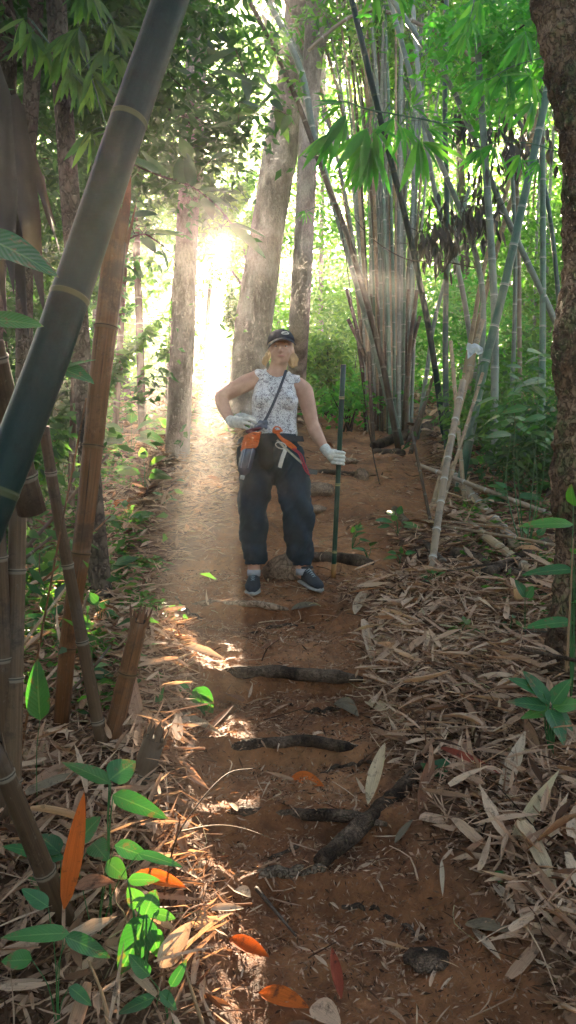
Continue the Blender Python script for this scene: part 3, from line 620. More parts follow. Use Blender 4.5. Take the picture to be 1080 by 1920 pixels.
# rusty broken dry bamboo, left
b = G(112, 1392); RS = b[1]/3.55
rb = [b, P(128, 1200, b[1]), P(150, 1050, b[1]-.02), P(168, 900, b[1]-.02), P(186, 720, b[1]), P(205, 560, b[1]+.02), P(215, 455, b[1]+.03)]
r = root('broken_bamboo', b, 'rusty brown split dead bamboo leaning at the left of the trail', 'bamboo')
m, _ = culm_mb(rb, .034*RS, .054*RS, 28, .42, rnd=.6); part('culm', m, M['bam_rust'], r)
m = MB()
for k in range(7):
    a = k*.9; o = np.array([math.cos(a), math.sin(a), 0])*.046; m.leaves(rb[-1]+o-np.array([0, 0, .05]), np.array([.1, 0, 1.])+o*2, -o, rng.uniform(.1, .3), .04, 4, 0, .1)
part('splinter', m, M['bam_rust'], r)
def pole(a, b, w, Ya, Yb, mat, lab, name='dead_bamboo', cat='bamboo', mid=None, inter=.3, seg=12, taper=.8, ext=True):
    Ya = YM(Ya); Yb = YM(Yb)
    p0 = P(a[0], a[1], Ya); p1 = P(b[0], b[1], Yb); pts = [p0]+([P(mid[0], mid[1], (Ya+Yb)/2)] if mid else [])+[p1]
    if ext: pts = to_ground(pts)
    o = bamboo(pts, pxr(w, Ya), pxr(w*taper, Yb), mat, lab, name=name, cat=cat, seg=seg, inter=inter, ext=False)
    if name == 'bamboo_stub':
        d = nrm(pts[-1]-pts[-2]); rr = pxr(w*taper, Yb); m = MB(); v = []
        m.tube([pts[-1]-d*.001, pts[-1]+d*.002], rr*.93, 18); part('hollow_shade', m, M['hollow_shade'], o)
        m = MB()
        for k in range(16):
            a = k/16*6.283; u1 = nrm(np.cross(d, [0, 1., 0])); u2 = np.cross(d, u1); q = pts[-1]+(u1*math.cos(a)+u2*math.sin(a))*rr*.93
            m.leaves(q-d*.03, d+(u1*math.cos(a)+u2*math.sin(a))*rng.uniform(-.1, .35), u1*math.cos(a)+u2*math.sin(a), rng.uniform(.035, .10), rr*.5, 3, 0, 0)
        part('splinter', m, M[mat], o)
    return o
pole((152, 1190), (82, 800), 26, 3.3, 3.1, 'bam_brown', 'grey brown splintered cane in front of the rusty bamboo', mid=(108, 960))
pole((60, 960), (-15, 640), 54, 2.7, 2.5, 'bam_brown', 'brown dry cane leaning out of the left edge', mid=(20, 800), ext=False)
pole((25, 1300), (35, 900), 40, 2.9, 2.9, 'bam_brown', 'dark upright dead cane at the left edge')
pole((8, 1330), (-14, 860), 44, 2.9, 2.8, 'bam_brown', 'dark weathered cane cut by the left edge')
pole((210, 1385), (262, 1165), 38, 3.45, 3.4, 'bam_rust', 'splintered brown stub left of the log steps', name='bamboo_stub', taper=.85)
pole((268, 1450), (290, 1385), 44, 3.25, 3.25, 'bam_brown', 'short cut stub in the litter below the splintered stub', name='bamboo_stub', inter=.5, taper=.95)
pole((150, 1050), (172, 770), 20, 4.2, 4.3, 'bam_brown', 'thin brown cane just behind the rusty bamboo')
pole((66, 1590), (-12, 1400), 44, 2.4, 2.3, 'bam_brown', 'dark brown cane stub at lower left edge', name='bamboo_stub')
pole((805, 1092), (868, 715), 15, 5.05, 6.3, 'bam_white', 'pale bare stick standing right of the walking stick', mid=(836, 880), inter=.22, name='pale_stick', cat='stick')
pole((836, 860), (905, 600), 12, 7.0, 7.4, 'bam_tan', 'thin tan stick leaning right beside the pale bare stick', name='pale_stick', cat='stick')
for k in range(34):
    x = rng.uniform(-1.75, -.62); y = rng.uniform(1.9, 4.8)
    if x > -.22*y-.15: x = -.22*y-.2-rng.random()*.5
    z = float(gz(x, y)); L = rng.uniform(.35, 1.5); a = rng.uniform(0, 6.28); el = rng.uniform(.05, .9) if k % 3 else rng.uniform(.9, 1.4)
    d = np.array([math.cos(a)*math.cos(el), math.sin(a)*math.cos(el)*.6, math.sin(el)]); e = np.array([x, y, z])+d*L
    if e[0] > -.16*e[1]-.2 or e[1] < 1.4: continue
    r0 = rng.uniform(.004, .017); q0 = np.array([x, y, z-.02])
    bamboo([q0, (q0+e)/2+rng.normal(size=3)*.03, e], r0, r0*.6, ['bam_brown', 'bam_rust', 'bam_tan', 'bam_brown'][k % 4], 'thin dry cane in the shaded tangle on the left bank', 'dry canes tangled on the left bank', name='dry_cane', cat='cane', seg=8, inter=.22, ext=False)
for k in range(26):
    x = rng.uniform(.75, 2.2); y = rng.uniform(2.6, 6.5); x = max(x, .13*y+.3); z = float(gz(x, y)); L = rng.uniform(.4, 1.5); a = rng.uniform(0, 6.28)
    d = np.array([math.cos(a), math.sin(a), .22*math.sin(a)]); d[2] += rng.uniform(-.02, .15); q0 = np.array([x, y, z+.03]); e = q0+d*L
    e[2] = max(e[2], float(gz(e[0], e[1]))+.015)
    if e[0] < .16*e[1]+.1 or e[1] < 2: continue
    r0 = rng.uniform(.004, .014)
    bamboo([q0, (q0+e)/2+np.array([0, 0, .02]), e], r0, r0*.6, ['bam_brown', 'bam_tan', 'bam_tan', 'log'][k % 4], 'slender dead cane lying in the litter of the right bank', 'dead canes lying on the right bank', name='dry_cane', cat='cane', seg=8, inter=.22, ext=False)
for (a, b, w, ya, yb, mt, lab) in (((812, 1000), (770, 800), 7, 6, 6.6, 'bam_brown', 'thin grey dead stick leaning left across the pale bare stick'), ((800, 1040), (905, 700), 8, 5.8, 6.8, 'bam_tan', 'thin straw coloured stick crossing behind the pale bare stick'), ((860, 900), (780, 870), 10, 6.6, 6.9, 'bam_white', 'short pale broken stick beside the dark pole foot'), ((880, 1040), (845, 640), 9, 6.4, 7.2, 'bam_tan', 'tall thin dry stick right of the pale bare stick'), ((700, 1010), (665, 985), 8, 6.2, 6.3, 'bam_brown', 'short brown stick stuck in the trail edge')):
    pole(a, b, w, ya, yb, mt, lab, name='dead_stick', cat='stick', seg=8, inter=.25)
def fallen(a, b, w, mat, lab, up=.04, inter=.25, taper=.8, name='fallen_bamboo', cat='bamboo', mids=(), seg=12):
    A = G(*a); B = G(*b); A[2] += up; B[2] += up; ms = []
    for (mx, my, mu) in mids: q = G(mx, my); q[2] += mu; ms.append(q)
    pts = [A]+ms+[B]
    return bamboo(pts, w/F*A[1]/2, w*taper/F*B[1]/2, mat, lab, name=name, cat=cat, seg=seg, inter=inter, ext=False)
fallen((975, 1046), (846, 898), 24, 'bam_white', 'pale fallen cane slanting down to the right bank', .05)
fallen((1000, 1085), (880, 990), 20, 'bam_tan', 'tan fallen cane under the pale fallen cane', .03)
fallen((840, 1080), (740, 965), 18, 'bam_brown', 'brown fallen cane left of the pale fallen cane', .04)
fallen((905, 1300), (700, 1160), 5, 'bam_tan', 'thin twig lying across the right bank', .03)
fallen((820, 800), (700, 842), 22, 'log', 'dark root running from the clump over the trail', .03, name='fallen_root', cat='root')

# ------------------------------------------------------------------ logs, roots, rocks
def log(a, b, w, mat, lab, name='log_step', cat='log', up=.0, mids=(), wob=.25, taper=.85, seg=18):
    A = G(*a); B = G(*b)
    if not mids: Ym = (A[1]+B[1])/2
    pts = [A]+[G(x, y) for x, y in mids]+[B]; pts = [p+np.array([0, 0, up]) for p in pts]
    n = 30; p = spline(pts, n); p[:, 2] += (vnoise(np.arange(n)*.35, np.zeros(n), int(a[0]))-.5)*.02
    r = np.linspace(w/F*A[1]/2, w*taper/F*B[1]/2, n)*(1+.2*(vnoise(np.arange(n)*.5, np.ones(n), int(a[1]))-.5)); r[0] *= .7; r[-1] *= .7
    return solo(name, MB().tube(p, r, seg, wob=wob), M[mat], pts[0], lab, cat)
def steplog(pxa, pxb, py, Y, z, w, mat, lab, tilt=0.):
    A = np.array([(pxa-540)/F*Y, Y+tilt, z]); B = np.array([(pxb-540)/F*Y, Y-tilt, z-.01])
    n = 34; p = spline([A, (A+B)/2+np.array([0, .03, .006]), B], n); p[:, 2] += (vnoise(np.arange(n)*.22, np.zeros(n), pxa)-.5)*.012; p[:, 1] += (vnoise(np.arange(n)*.2, np.ones(n), pxa)-.5)*.025
    r = np.full(n, w*.9/F*Y/2)*(1+.10*(vnoise(np.arange(n)*.4, np.ones(n), pxb)-.5)); r *= np.clip(.35+.65*np.minimum(np.arange(n), n-1-np.arange(n))/5, 0, 1)
    p[:, 2] -= .012*np.clip(1-np.minimum(np.arange(n), n-1-np.arange(n))/6, 0, 1)
    solo('log_step', MB().tube(p, r, 20, wob=.2), M[mat], A, lab, 'log')
steplog(385, 725, 1525, 2.60, .496, 25, 'log', 'lowest dark log step meeting the slanting root', .02)
steplog(405, 690, 1392, 3.05, .598, 24, 'log', 'grey log step second up the trail, half buried', -.02)
steplog(392, 680, 1262, 3.68, .742, 27, 'log', 'third log step up with its top edge sunlit', .03)
steplog(350, 540, 1130, 4.67, .952, 15, 'rock', 'thin earthy root step just below the shoes', .05)
steplog(560, 700, 1030, 5.5, 1.17, 26, 'log', 'dark log lying behind the shoes on the trail', .06)
log((598, 1628), (806, 1442), 34, 'log', 'dark slanting root bordering the lower right steps', 'slanting_root', 'root', .015, [(690, 1550), (740, 1500)])
log((482, 1640), (610, 1632), 22, 'log_grey', 'grey root stub across the trail under the slanting root', 'root_stub', 'root', .0)
log((850, 1050), (1045, 1125), 34, 'log', 'dark rotten log on the right bank by the mossy trunk', 'rotten_log', 'log', .03)
log((1030, 1040), (905, 1100), 26, 'log', 'black burnt branch crossing the rotten log', 'burnt_branch', 'branch', .06)
log((700, 850), (760, 852), 16, 'log', 'short brown root crossing the upper trail', 'root_stub', 'root', .01)
log((690, 895), (560, 880), 10, 'log', 'thin root on the trail behind the hand', 'root_stub', 'root', .0)
for k, (a, b, w, m_, lab) in enumerate([((560, 1590), (450, 1665), 9, [(500, 1620)], 'thin root curling left below the lowest log step'), ((640, 1330), (520, 1318), 8, [(580, 1335)], 'thin root just under the third log step'), ((470, 1190), (590, 1180), 9, [(530, 1176)], 'low root on the earthy tread above the third log'), ((640, 1700), (800, 1770), 10, [(720, 1722)], 'half buried root across the muddy lower trail'), ((380, 1165), (330, 1120), 9, [(350, 1150)], 'short root at the left end of the earthy step'), ((700, 1430), (600, 1450), 8, [(650, 1436)], 'worn root between grey log step and slanting root')]):
    log(a, b, w, 'log', lab, 'thin_root', 'root', .0, m_, seg=10)
def rock(px, py, w, h, lab, Y=None, mat='rock'):
    c = G(px, py) if Y is None else P(px, py, Y); k = c[1]/F; n = 26; m = MB().ell((0, 0, 0), (w*k/2, w*k/2.4, h*k/2), None, n, 16)
    v = m.V[0]; d = nrm(v); f = 1+.3*(vnoise(d[:, 0]*2.2+px, d[:, 1]*2.2+d[:, 2]*1.7, 3)-.5)+.14*(vnoise(d[:, 0]*6+px, d[:, 2]*6+d[:, 1]*3, 4)-.5)
    m.V[0] = v*f[:, None]+c+np.array([0, .0, h*k*.12]); solo('rock', m, M[mat], c, lab, 'rock')
rock(540, 1078, 92, 62, 'brown rock between the two shoes'); rock(678, 900, 28, 34, 'small round stone on the trail right of the hand')
rock(598, 925, 60, 32, 'flat earth covered stone above the left knee'); rock(645, 868, 50, 16, 'low flat stone on the upper trail')
rock(800, 1805, 95, 26, 'dark stone sunk in the mud near the bottom', mat='log'); rock(590, 960, 44, 18, 'small stone right of the trousers on the trail')

# ------------------------------------------------------------------ leaf litter (uncountable)
def scatter(n, x0, x1, y0, y1, pk, pprob):
    x = rng.uniform(x0, x1, n); y = rng.uniform(y0, y1, n); pa = pathness(x, y)
    cl = vnoise(x*2.3, y*2.3, 51)
    k = (rng.random(n) < np.where(pa > .5, pprob, 1.)*(pk+(1-pk)*cl*1.5)); return x[k], y[k], pa[k]
def litter(mb, n, x0, x1, y0, y1, L0, L1, wr, pprob=.1, ns=4, tilt=.18, lift=.03, pk=.4, cmin=0., cmax=1., shape='lens'):
    x, y, pa = scatter(n, x0, x1, y0, y1, pk, pprob); m = len(x)
    if not m: return
    a = rng.random(m)*2*np.pi; L = rng.uniform(L0, L1, m)*(1-.45*pa); slope = .22
    D = np.stack([np.cos(a), np.sin(a), np.sin(a)*slope+rng.normal(size=m)*tilt], 1); N = np.stack([rng.normal(size=m)*.35, rng.normal(size=m)*.35-.2, np.ones(m)], 1)
    C = np.stack([x, y, gz(x, y)+.006+np.abs(rng.normal(size=m))*lift*(1-.8*pa)], 1)-nrm(D)*L[:, None]*.5*np.array([1, 1, .35])
    C[:, 2] = np.maximum(C[:, 2], gz(C[:, 0], C[:, 1])+.003)
    tip = C+nrm(D)*L[:, None]; under = gz(tip[:, 0], tip[:, 1])-tip[:, 2]; D = nrm(D)*L[:, None]; D[:, 2] += np.maximum(under+.004, 0)
    rnd = np.clip(cmin+(cmax-cmin)*np.clip(rng.random(m)*.75+vnoise(x*1.5, y*1.5, 52)*.35-.05, 0, 1), 0, 1)
    mb.leaves(C, D, N, L, L*wr*rng.uniform(.35, 1.7, m), ns, rng.normal(size=m)*.16, rng.uniform(-.2, .6, m), rng.normal(size=m)*.9, shape, rnd)
mb = MB()
litter(mb, 24000, -1.7, 2.0, 1.5, 5.2, .03, .12, .13, .19, 4, .22, .035, pk=.5)
litter(mb, 4200, -1.7, 2.0, 1.5, 5.2, .1, .26, .11, .05, 6, .2, .05, shape='sheath', cmin=.3)
litter(mb, 7000, -1.7, 2.0, 1.5, 5.2, .08, .2, .05, .08, 3, .25, .05, shape='sheath', cmin=.2)
litter(mb, 38000, -1.7, 2.0, 1.45, 5.2, .015, .05, .16, .55, 2, .2, .02, cmax=.95)
litter(mb, 20000, -3.2, 3.6, 5.0, 9.5, .07, .24, .13, .16, 3, .2, .05)
litter(mb, 16000, -2.5, 3.5, 5.0, 8.5, .03, .08, .2, .5, 2)
litter(mb, 16000, -7, 7.5, 9, 18, .12, .32, .2, .3, 1, .25, .06)
litter(mb, 3500, -4, 4.5, -2, 1.5, .08, .25, .14, .15, 3)
litter(mb, 42000, -.9, 1.2, 1.4, 5.4, .010, .042, .26, 1., 1, .35, .010, cmax=.72)
solo('leaf_litter', mb, M['litter'], (0, 4, .7), 'dry tan bamboo leaves and husks covering the forest floor', 'leaf litter', kind='stuff')
# thin twigs and straw in the litter
mb = MB()
x, y, pa = scatter(4200, -1.8, 2.2, 1.5, 7, .4, .14)
for k in range(len(x)):
    a = rng.random()*6.28; L = rng.uniform(.06, .42)*(1-.5*pa[k]); d = np.array([math.cos(a), math.sin(a), math.sin(a)*.22+rng.normal()*.12]); c = np.array([x[k], y[k], float(gz(x[k], y[k]))+.01+abs(rng.normal())*.03])
    q = spline([c-d*L/2, c+rng.normal(size=3)*.02*L*5, c+d*L/2], 5); q[:, 2] = np.maximum(q[:, 2], gz(q[:, 0], q[:, 1])+.003); rr = rng.uniform(.0012, .0038); mb.tube(q, np.linspace(rr, rr*.5, 5), 4, cap=False, rnd=rng.random())
solo('twig_litter', mb, M['litter'], (0, 4, .7), 'thin twigs and straw tangled through the dry leaves', 'twigs', kind='stuff')
# ------------------------------------------------------------------ fallen leaves one can point to
def gleaf(a, b, w, mat, lab, ua=.02, ub=.03, name='fallen_leaf', shape='lens', curl=0., fold=.3, cat='leaf', twist=0., ns=9, Y=None, Yb=None):
    if Y: Y = YM(Y); Yb = YM(Yb) if Yb else None
    A = G(*a) if Y is None else P(a[0], a[1], Y); B = G(*b) if Y is None else P(b[0], b[1], Yb or Y)
    if Y is None: A[2] += ua; B[2] += ub
    d = B-A; L = np.linalg.norm(d); m = MB().leaves([A], [d], [(rng.normal()*.2, -.45, 1.)], L, w/F*A[1], ns, curl, fold, twist, shape, rng.random())
    return solo(name, m, M[mat], A, lab, cat)
L_ = [
 ((120, 1705), (158, 1482), 36, 'orange_leaf', 'upright orange dead leaf blade among the lower left plants', dict(Y=2.35, Yb=2.38, name='leaf_blade', fold=.12, curl=.02)),
 ((485, 1862), (580, 1890), 40, 'orange_leaf', 'orange leaf lying at the bottom edge', dict(Y=2.3, Yb=2.27)),
 ((585, 1885), (640, 1925), 46, 'sheath', 'tan husk lying beside the bottom orange leaf', dict(Y=2.28, Yb=2.2)),
 ((430, 1775), (505, 1820), 30, 'orange_leaf', 'small orange leaf in the lower sunlit patch', {}),
 ((820, 1440), (940, 1487), 20, 'red_leaf', 'long red brown strip on the right litter bank', dict(ua=.07, ub=.05)),
 ((545, 1470), (608, 1480), 34, 'orange_leaf', 'dull orange leaf on the tread between the two lower log steps', dict(ub=.01)),
 ((876, 1745), (965, 1772), 44, 'grey_leaf', 'broad grey green leaf flat on the mud at lower right', dict(shape='ovate', fold=.08)),
 ((885, 1755), (940, 1830), 16, 'pale_leaf', 'narrow straw leaf touching the broad grey green leaf', {}),
 ((690, 1522), (722, 1455), 28, 'sheath', 'pale pink leaf standing against the slanting root', dict(ub=.12)),
 ((785, 1535), (812, 1462), 26, 'brown_leaf', 'brown leaf upright right of the slanting root', dict(ub=.09)),
 ((785, 1550), (858, 1575), 26, 'sheath', 'curled tan husk beside the slanting root foot', dict(shape='sheath', fold=.4)),
 ((740, 1595), (775, 1560), 14, 'grey_leaf', 'silver grey strip of cane below the slanting root', {}),
 ((828, 1625), (830, 1712), 9, 'pale_leaf', 'thin upright straw leaf on the mud below the bank', {}),
 ((975, 1600), (1050, 1710), 32, 'sheath', 'long pink tan husk pointing down at the right edge', dict(shape='sheath', ua=.09)),
 ((925, 1670), (967, 1738), 22, 'pale_leaf', 'pointed pale leaf below the pink tan husk', {}),
 ((955, 1600), (1050, 1515), 26, 'sheath', 'broad straw blade rising toward the right edge', dict(ub=.12, shape='sheath')),
 ((935, 1510), (985, 1435), 30, 'pale_leaf', 'pale twisted blade above the straw blade', dict(ub=.12, twist=.8)),
 ((1040, 1545), (1085, 1620), 30, 'brown_leaf', 'brown blade cut off by the right edge', {}),
 ((690, 1325), (780, 1390), 26, 'sheath', 'tan husk left of the small green seedling', dict(shape='sheath')),
 ((860, 1415), (905, 1530), 30, 'sheath', 'long tan husk crossing under the red strip', dict(shape='sheath', ua=.05)),
 ((680, 1190), (702, 1275), 22, 'pale_leaf', 'pale leaf standing on the right of the third log', dict(ua=.09)),
 ((665, 1160), (690, 1115), 22, 'pale_leaf', 'pale leaf right of the walking stick foot', dict(ub=.05)),
 ((770, 1180), (845, 1125), 20, 'sheath', 'pinkish husk on the right bank above the twigs', dict(shape='sheath')),
 ((625, 1330), (672, 1362), 34, 'grey_leaf', 'curled purplish grey leaf right of the grey log', dict(fold=.5, ub=.04)),
 ((275, 1140), (360, 1215), 30, 'sheath', 'big tan husk left of the trail beneath the sunbeam', dict(shape='sheath')),
 ((345, 1225), (425, 1250), 24, 'pale_leaf', 'bright sunlit husk at the left end of the third log', dict(shape='sheath')),
 ((236, 1320), (268, 1410), 30, 'sheath', 'pinkish husk leaning right of the splintered stub', dict(ua=.14, shape='sheath')),
 ((300, 1425), (395, 1500), 26, 'sheath', 'flat tan husk left of the grey log', dict(shape='sheath')),
 ((330, 1350), (420, 1400), 20, 'sheath', 'pointed tan husk left of the second step', dict(shape='sheath')),
 ((380, 1395), (438, 1350), 14, 'brown_leaf', 'narrow brown leaf against the left end of the grey log', dict(ub=.06)),
 ((428, 1312), (455, 1340), 36, 'brown_leaf', 'round brown leaf under the third log', dict(shape='ovate', fold=.1, ub=.05)),
 ((50, 1540), (160, 1490), 26, 'grey_leaf', 'grey green dead blade in the shade at lower left', dict(shape='sheath', ua=.08, ub=.08)),
 ((150, 1440), (235, 1400), 22, 'sheath', 'dry blade behind the shaded lower left plants', dict(ub=.06)),
 ((215, 960), (248, 952), 30, 'orange_leaf', 'dull orange leaf curled left of the trail near the rusty bamboo', dict(ub=.05)),
 ((130, 1770), (220, 1718), 34, 'pale_leaf', 'sunlit cream husk in the lower left bright patch', dict(Y=2.3, Yb=2.36, shape='sheath')),
 ((300, 1815), (358, 1728), 44, 'pale_leaf', 'wrinkled white leaf standing in the lower left bright patch', dict(Y=2.28, Yb=2.36, shape='ovate', fold=.4)),
 ((395, 1722), (458, 1728), 20, 'pale_leaf', 'small white leaf flat in the lower left bright patch', {}),
 ((440, 1685), (470, 1712), 28, 'pale_leaf', 'tiny glaring white leaf at the edge of the sunlit patch', dict(ub=.04)),
 ((250, 1640), (350, 1665), 34, 'orange_leaf', 'amber leaf lying right of the upright orange blade', dict(Y=2.5, Yb=2.48)),
 ((140, 1665), (215, 1655), 36, 'brown_leaf', 'brown folded leaf below the upright orange blade', dict(Y=2.3, Yb=2.3)),
 ((545, 1155), (600, 1148), 22, 'grey_leaf', 'purplish wet leaf on the trail below the shoes', {}),
 ((488, 1228), (530, 1205), 9, 'brown_leaf', 'small brown leaf on the tread above the third log', {}),
 ((640, 1890), (622, 1800), 22, 'red_leaf', 'dark red leaf in the mud at bottom centre', {}),
]
for a, b, w, mt, lab, kw in L_: gleaf(a, b, w, mt, lab, **kw)
# bent stems of straw
def stem(ptsY, w, mat, lab, name='straw_stalk', cat='straw'):
    p = [P(x, y, YM(Y)) for x, y, Y in ptsY]; q = spline(p, 24); r = w/F*YM(ptsY[0][2])/2
    solo(name, MB().tube(q, np.linspace(r, r*.4, 24), 6), M[mat], p[0], lab, cat)
stem([(300, 1740, 2.5), (318, 1620, 2.52), (345, 1545, 2.55), (420, 1455, 2.75), (480, 1440, 2.9)], 5, 'bam_rust', 'arched brown stem rising from the sunlit patch')
stem([(335, 1560, 2.55), (400, 1548, 2.7), (450, 1552, 2.85), (505, 1570, 2.8)], 4, 'bam_tan', 'thin tan stem arching right over the lower steps')
stem([(385, 1935, 2.15), (360, 1860, 2.2), (340, 1790, 2.25)], 9, 'bam_tan', 'straw stalk at the bottom left edge')
stem([(205, 1925, 2.1), (190, 1860, 2.15), (165, 1800, 2.2)], 9, 'bam_tan', 'yellow green stalk in the lower left corner')
stem([(480, 1665, 2.72), (555, 1755, 2.5)], 9, 'bam_brown', 'straight brown stick beside the sunlit patch')
stem([(1010, 1090, 5.0), (890, 1140, 4.7), (740, 1160, 4.5), (650, 1150, 4.5)], 3, 'bam_brown', 'long thin vine over the right bank', 'vine', 'vine')
stem([(1080, 1390, 3.5), (980, 1400, 3.5), (860, 1395, 3.6), (700, 1280, 4.0)], 3, 'bam_brown', 'thin brown vine crossing the right litter bank', 'vine', 'vine')
stem([(770, 985, 7), (705, 880, 8), (640, 430, 8.5), (600, 300, 8.6)], 3, 'bam_brown', 'slender vine hanging left of the clump', 'vine', 'vine')
stem([(905, 505, 8.5), (830, 490, 8.4), (760, 485, 8.4), (690, 440, 8.4), (640, 370, 8.4)], 3, 'bam_brown', 'thin vine sagging between clump and dead leaves', 'vine', 'vine')
stem([(1062, 1260, 3.6), (1068, 1150, 3.6), (1075, 1010, 3.6)], 6, 'bam_tan', 'upright tan stalk before the mossy trunk')

# ------------------------------------------------------------------ leafy plants
def plant(base, lv, mat, lab, name='leafy_plant', cat='plant', Y=None, shape='ovate', st=.0018, ns=9, curl=-.12, fold=.12, stemmat='leaf_plant', group=None, ground=True):
    if Y and ground: Y = YM(Y)
    b = G(*base) if Y is None else P(base[0], base[1], Y)
    if Y is not None and ground: b[2] = float(gz(b[0], b[1]))
    Y0 = b[1]; r = root(name, b, lab, cat, group); s = MB()
    top = None
    for (ax, ay, bx, by, w, *dd) in lv:
        d0 = dd[0] if dd else 0; d1 = dd[1] if len(dd) > 1 else d0
        A = P(ax, ay, Y0+d0); B = P(bx, by, Y0+d1); d = B-A; L = np.linalg.norm(d)
        n = nrm(np.array([rng.normal()*.3, -.8, .7+.3*rng.random()]))
        m = MB().leaves([A], [d], [n], L*1.02, w/F*(Y0+d0), ns, curl, fold, rng.normal()*.25, shape, rng.random()); part('leaf', m, M[mat], r)
        if len(lv) > 20:
            if top is None:
                top = []
                for _ in range(6):
                    l = lv[rng.integers(len(lv))]; e = P(l[0], l[1], Y0+l[5]); q = spline([b, b*.5+e*.5+np.array([rng.normal()*.05, rng.normal()*.05, .05]), e], 16); s.tube(q, np.linspace(st*1.2, st*.5, 16), 5, rnd=.6); top.append(q)
                top = np.vstack(top)
            j = top[int(np.argmin(np.linalg.norm(top-A, axis=1)))]; s.tube(spline([j, (j+A)/2+np.array([0, 0, .01]), A], 5), st*.4, 4, rnd=.6); continue
        mid = b*.5+A*.5+np.array([rng.normal()*.01, 0, (A[2]-b[2])*.15]); s.tube(spline([b, mid, A], 8), np.linspace(st, st*.5, 8), 5, rnd=.6)
    part('stem', s, M[stemmat], r); return r
# lower left plants, partly in the sun
plant((210, 1800), [(208, 1470, 110, 1416, 34, 0, .12), (205, 1462, 256, 1424, 52, 0, .05), (212, 1490, 310, 1528, 36, 0, -.1)], 'leaf_plant', 'seedling with a sunlit cream leaf and long drooping leaves', Y=2.5, st=.003)
plant((110, 1830), [(112, 1600, 70, 1560, 40, 0, .05), (120, 1610, 0, 1580, 30), (150, 1575, 185, 1530, 44), (175, 1580, 200, 1610, 40, 0, -.08), (125, 1690, 50, 1640, 34)], 'leaf_plant', 'dark leafy plant behind the upright orange blade', Y=2.55)
plant((270, 1860), [(275, 1715, 225, 1835, 70, 0, -.05), (270, 1720, 292, 1668, 46, 0, .02), (262, 1700, 240, 1664, 34), (285, 1740, 300, 1800, 34), (290, 1712, 330, 1722, 22), (240, 1650, 300, 1648, 24)], 'leaf_bright', 'bright green broad leaved seedling in the lower sunlit patch', Y=2.3, st=.004)
plant((110, 1900), [(130, 1750, 0, 1752, 34, 0, -.05), (120, 1755, 215, 1795, 34, 0, .05), (90, 1700, 40, 1665, 30), (130, 1850, 175, 1885, 26), (60, 1800, 0, 1800, 34)], 'leaf_plant', 'low dark plant with a long leaf at the lower left corner', Y=2.15)
plant((320, 1900), [(290, 1870, 215, 1900, 26), (300, 1860, 335, 1895, 26), (280, 1830, 240, 1790, 30), (320, 1850, 350, 1800, 22)], 'leaf_plant', 'small sunlit seedling at the bottom edge', Y=2.15)
plant((180, 1690), [(215, 1585, 285, 1608, 34, 0, .04), (200, 1615, 240, 1648, 36), (150, 1640, 100, 1650, 32), (260, 1600, 345, 1622, 22)], 'leaf_plant', 'plant with bright horizontal leaves right of the orange blade', Y=2.45)
plant((70, 1380), [(75, 1350, 66, 1236, 46)], 'leaf_bright', 'single glossy veined leaf left of the dark cane foot', Y=3.0)
plant((385, 1345), [(365, 1290, 400, 1340, 44), (355, 1290, 318, 1275, 10), (345, 1290, 296, 1315, 10)], 'leaf_bright', 'small yellow green sprout left of the third log', st=.003)
plant((300, 1330), [(298, 1325, 306, 1285, 10), (300, 1330, 290, 1300, 8)], 'leaf_bright', 'two upright yellow green shoots left of the sprout')
plant((815, 1460), [(812, 1455, 842, 1422, 34), (808, 1450, 790, 1430, 22), (815, 1452, 826, 1462, 20)], 'leaf_plant', 'tiny green seedling at the top of the slanting root')
plant((935, 1665), [(930, 1650, 948, 1635, 24), (935, 1655, 960, 1668, 16)], 'leaf_bright', 'tiny bright sprout under the pale twisted blade')
plant((1035, 1440), [(1030, 1330, 1062, 1395, 40, 0, -.1), (1025, 1325, 950, 1312, 30), (1030, 1320, 985, 1255, 30), (1035, 1320, 1070, 1270, 34), (1035, 1325, 1095, 1315, 34), (1030, 1330, 975, 1345, 26), (1028, 1318, 1010, 1290, 22), (1040, 1330, 1080, 1370, 30), (1020, 1300, 955, 1268, 24), (1045, 1440, 985, 1415, 30), (1060, 1450, 1095, 1470, 30)], 'leaf_plant', 'lush dark green plant at lower right before the mossy trunk', Y=3.35, st=.004)
plant((920, 1140), [(918, 1130, 900, 1100, 28), (922, 1130, 932, 1145, 18)], 'leaf_bright', 'small bright sprout on the right bank', Y=4.7)
plant((985, 1160), [(985, 1120, 968, 1085, 22), (985, 1120, 1000, 1098, 22)], 'leaf_bright', 'pair of bright leaves on a stalk before the rotten log', Y=4.3)
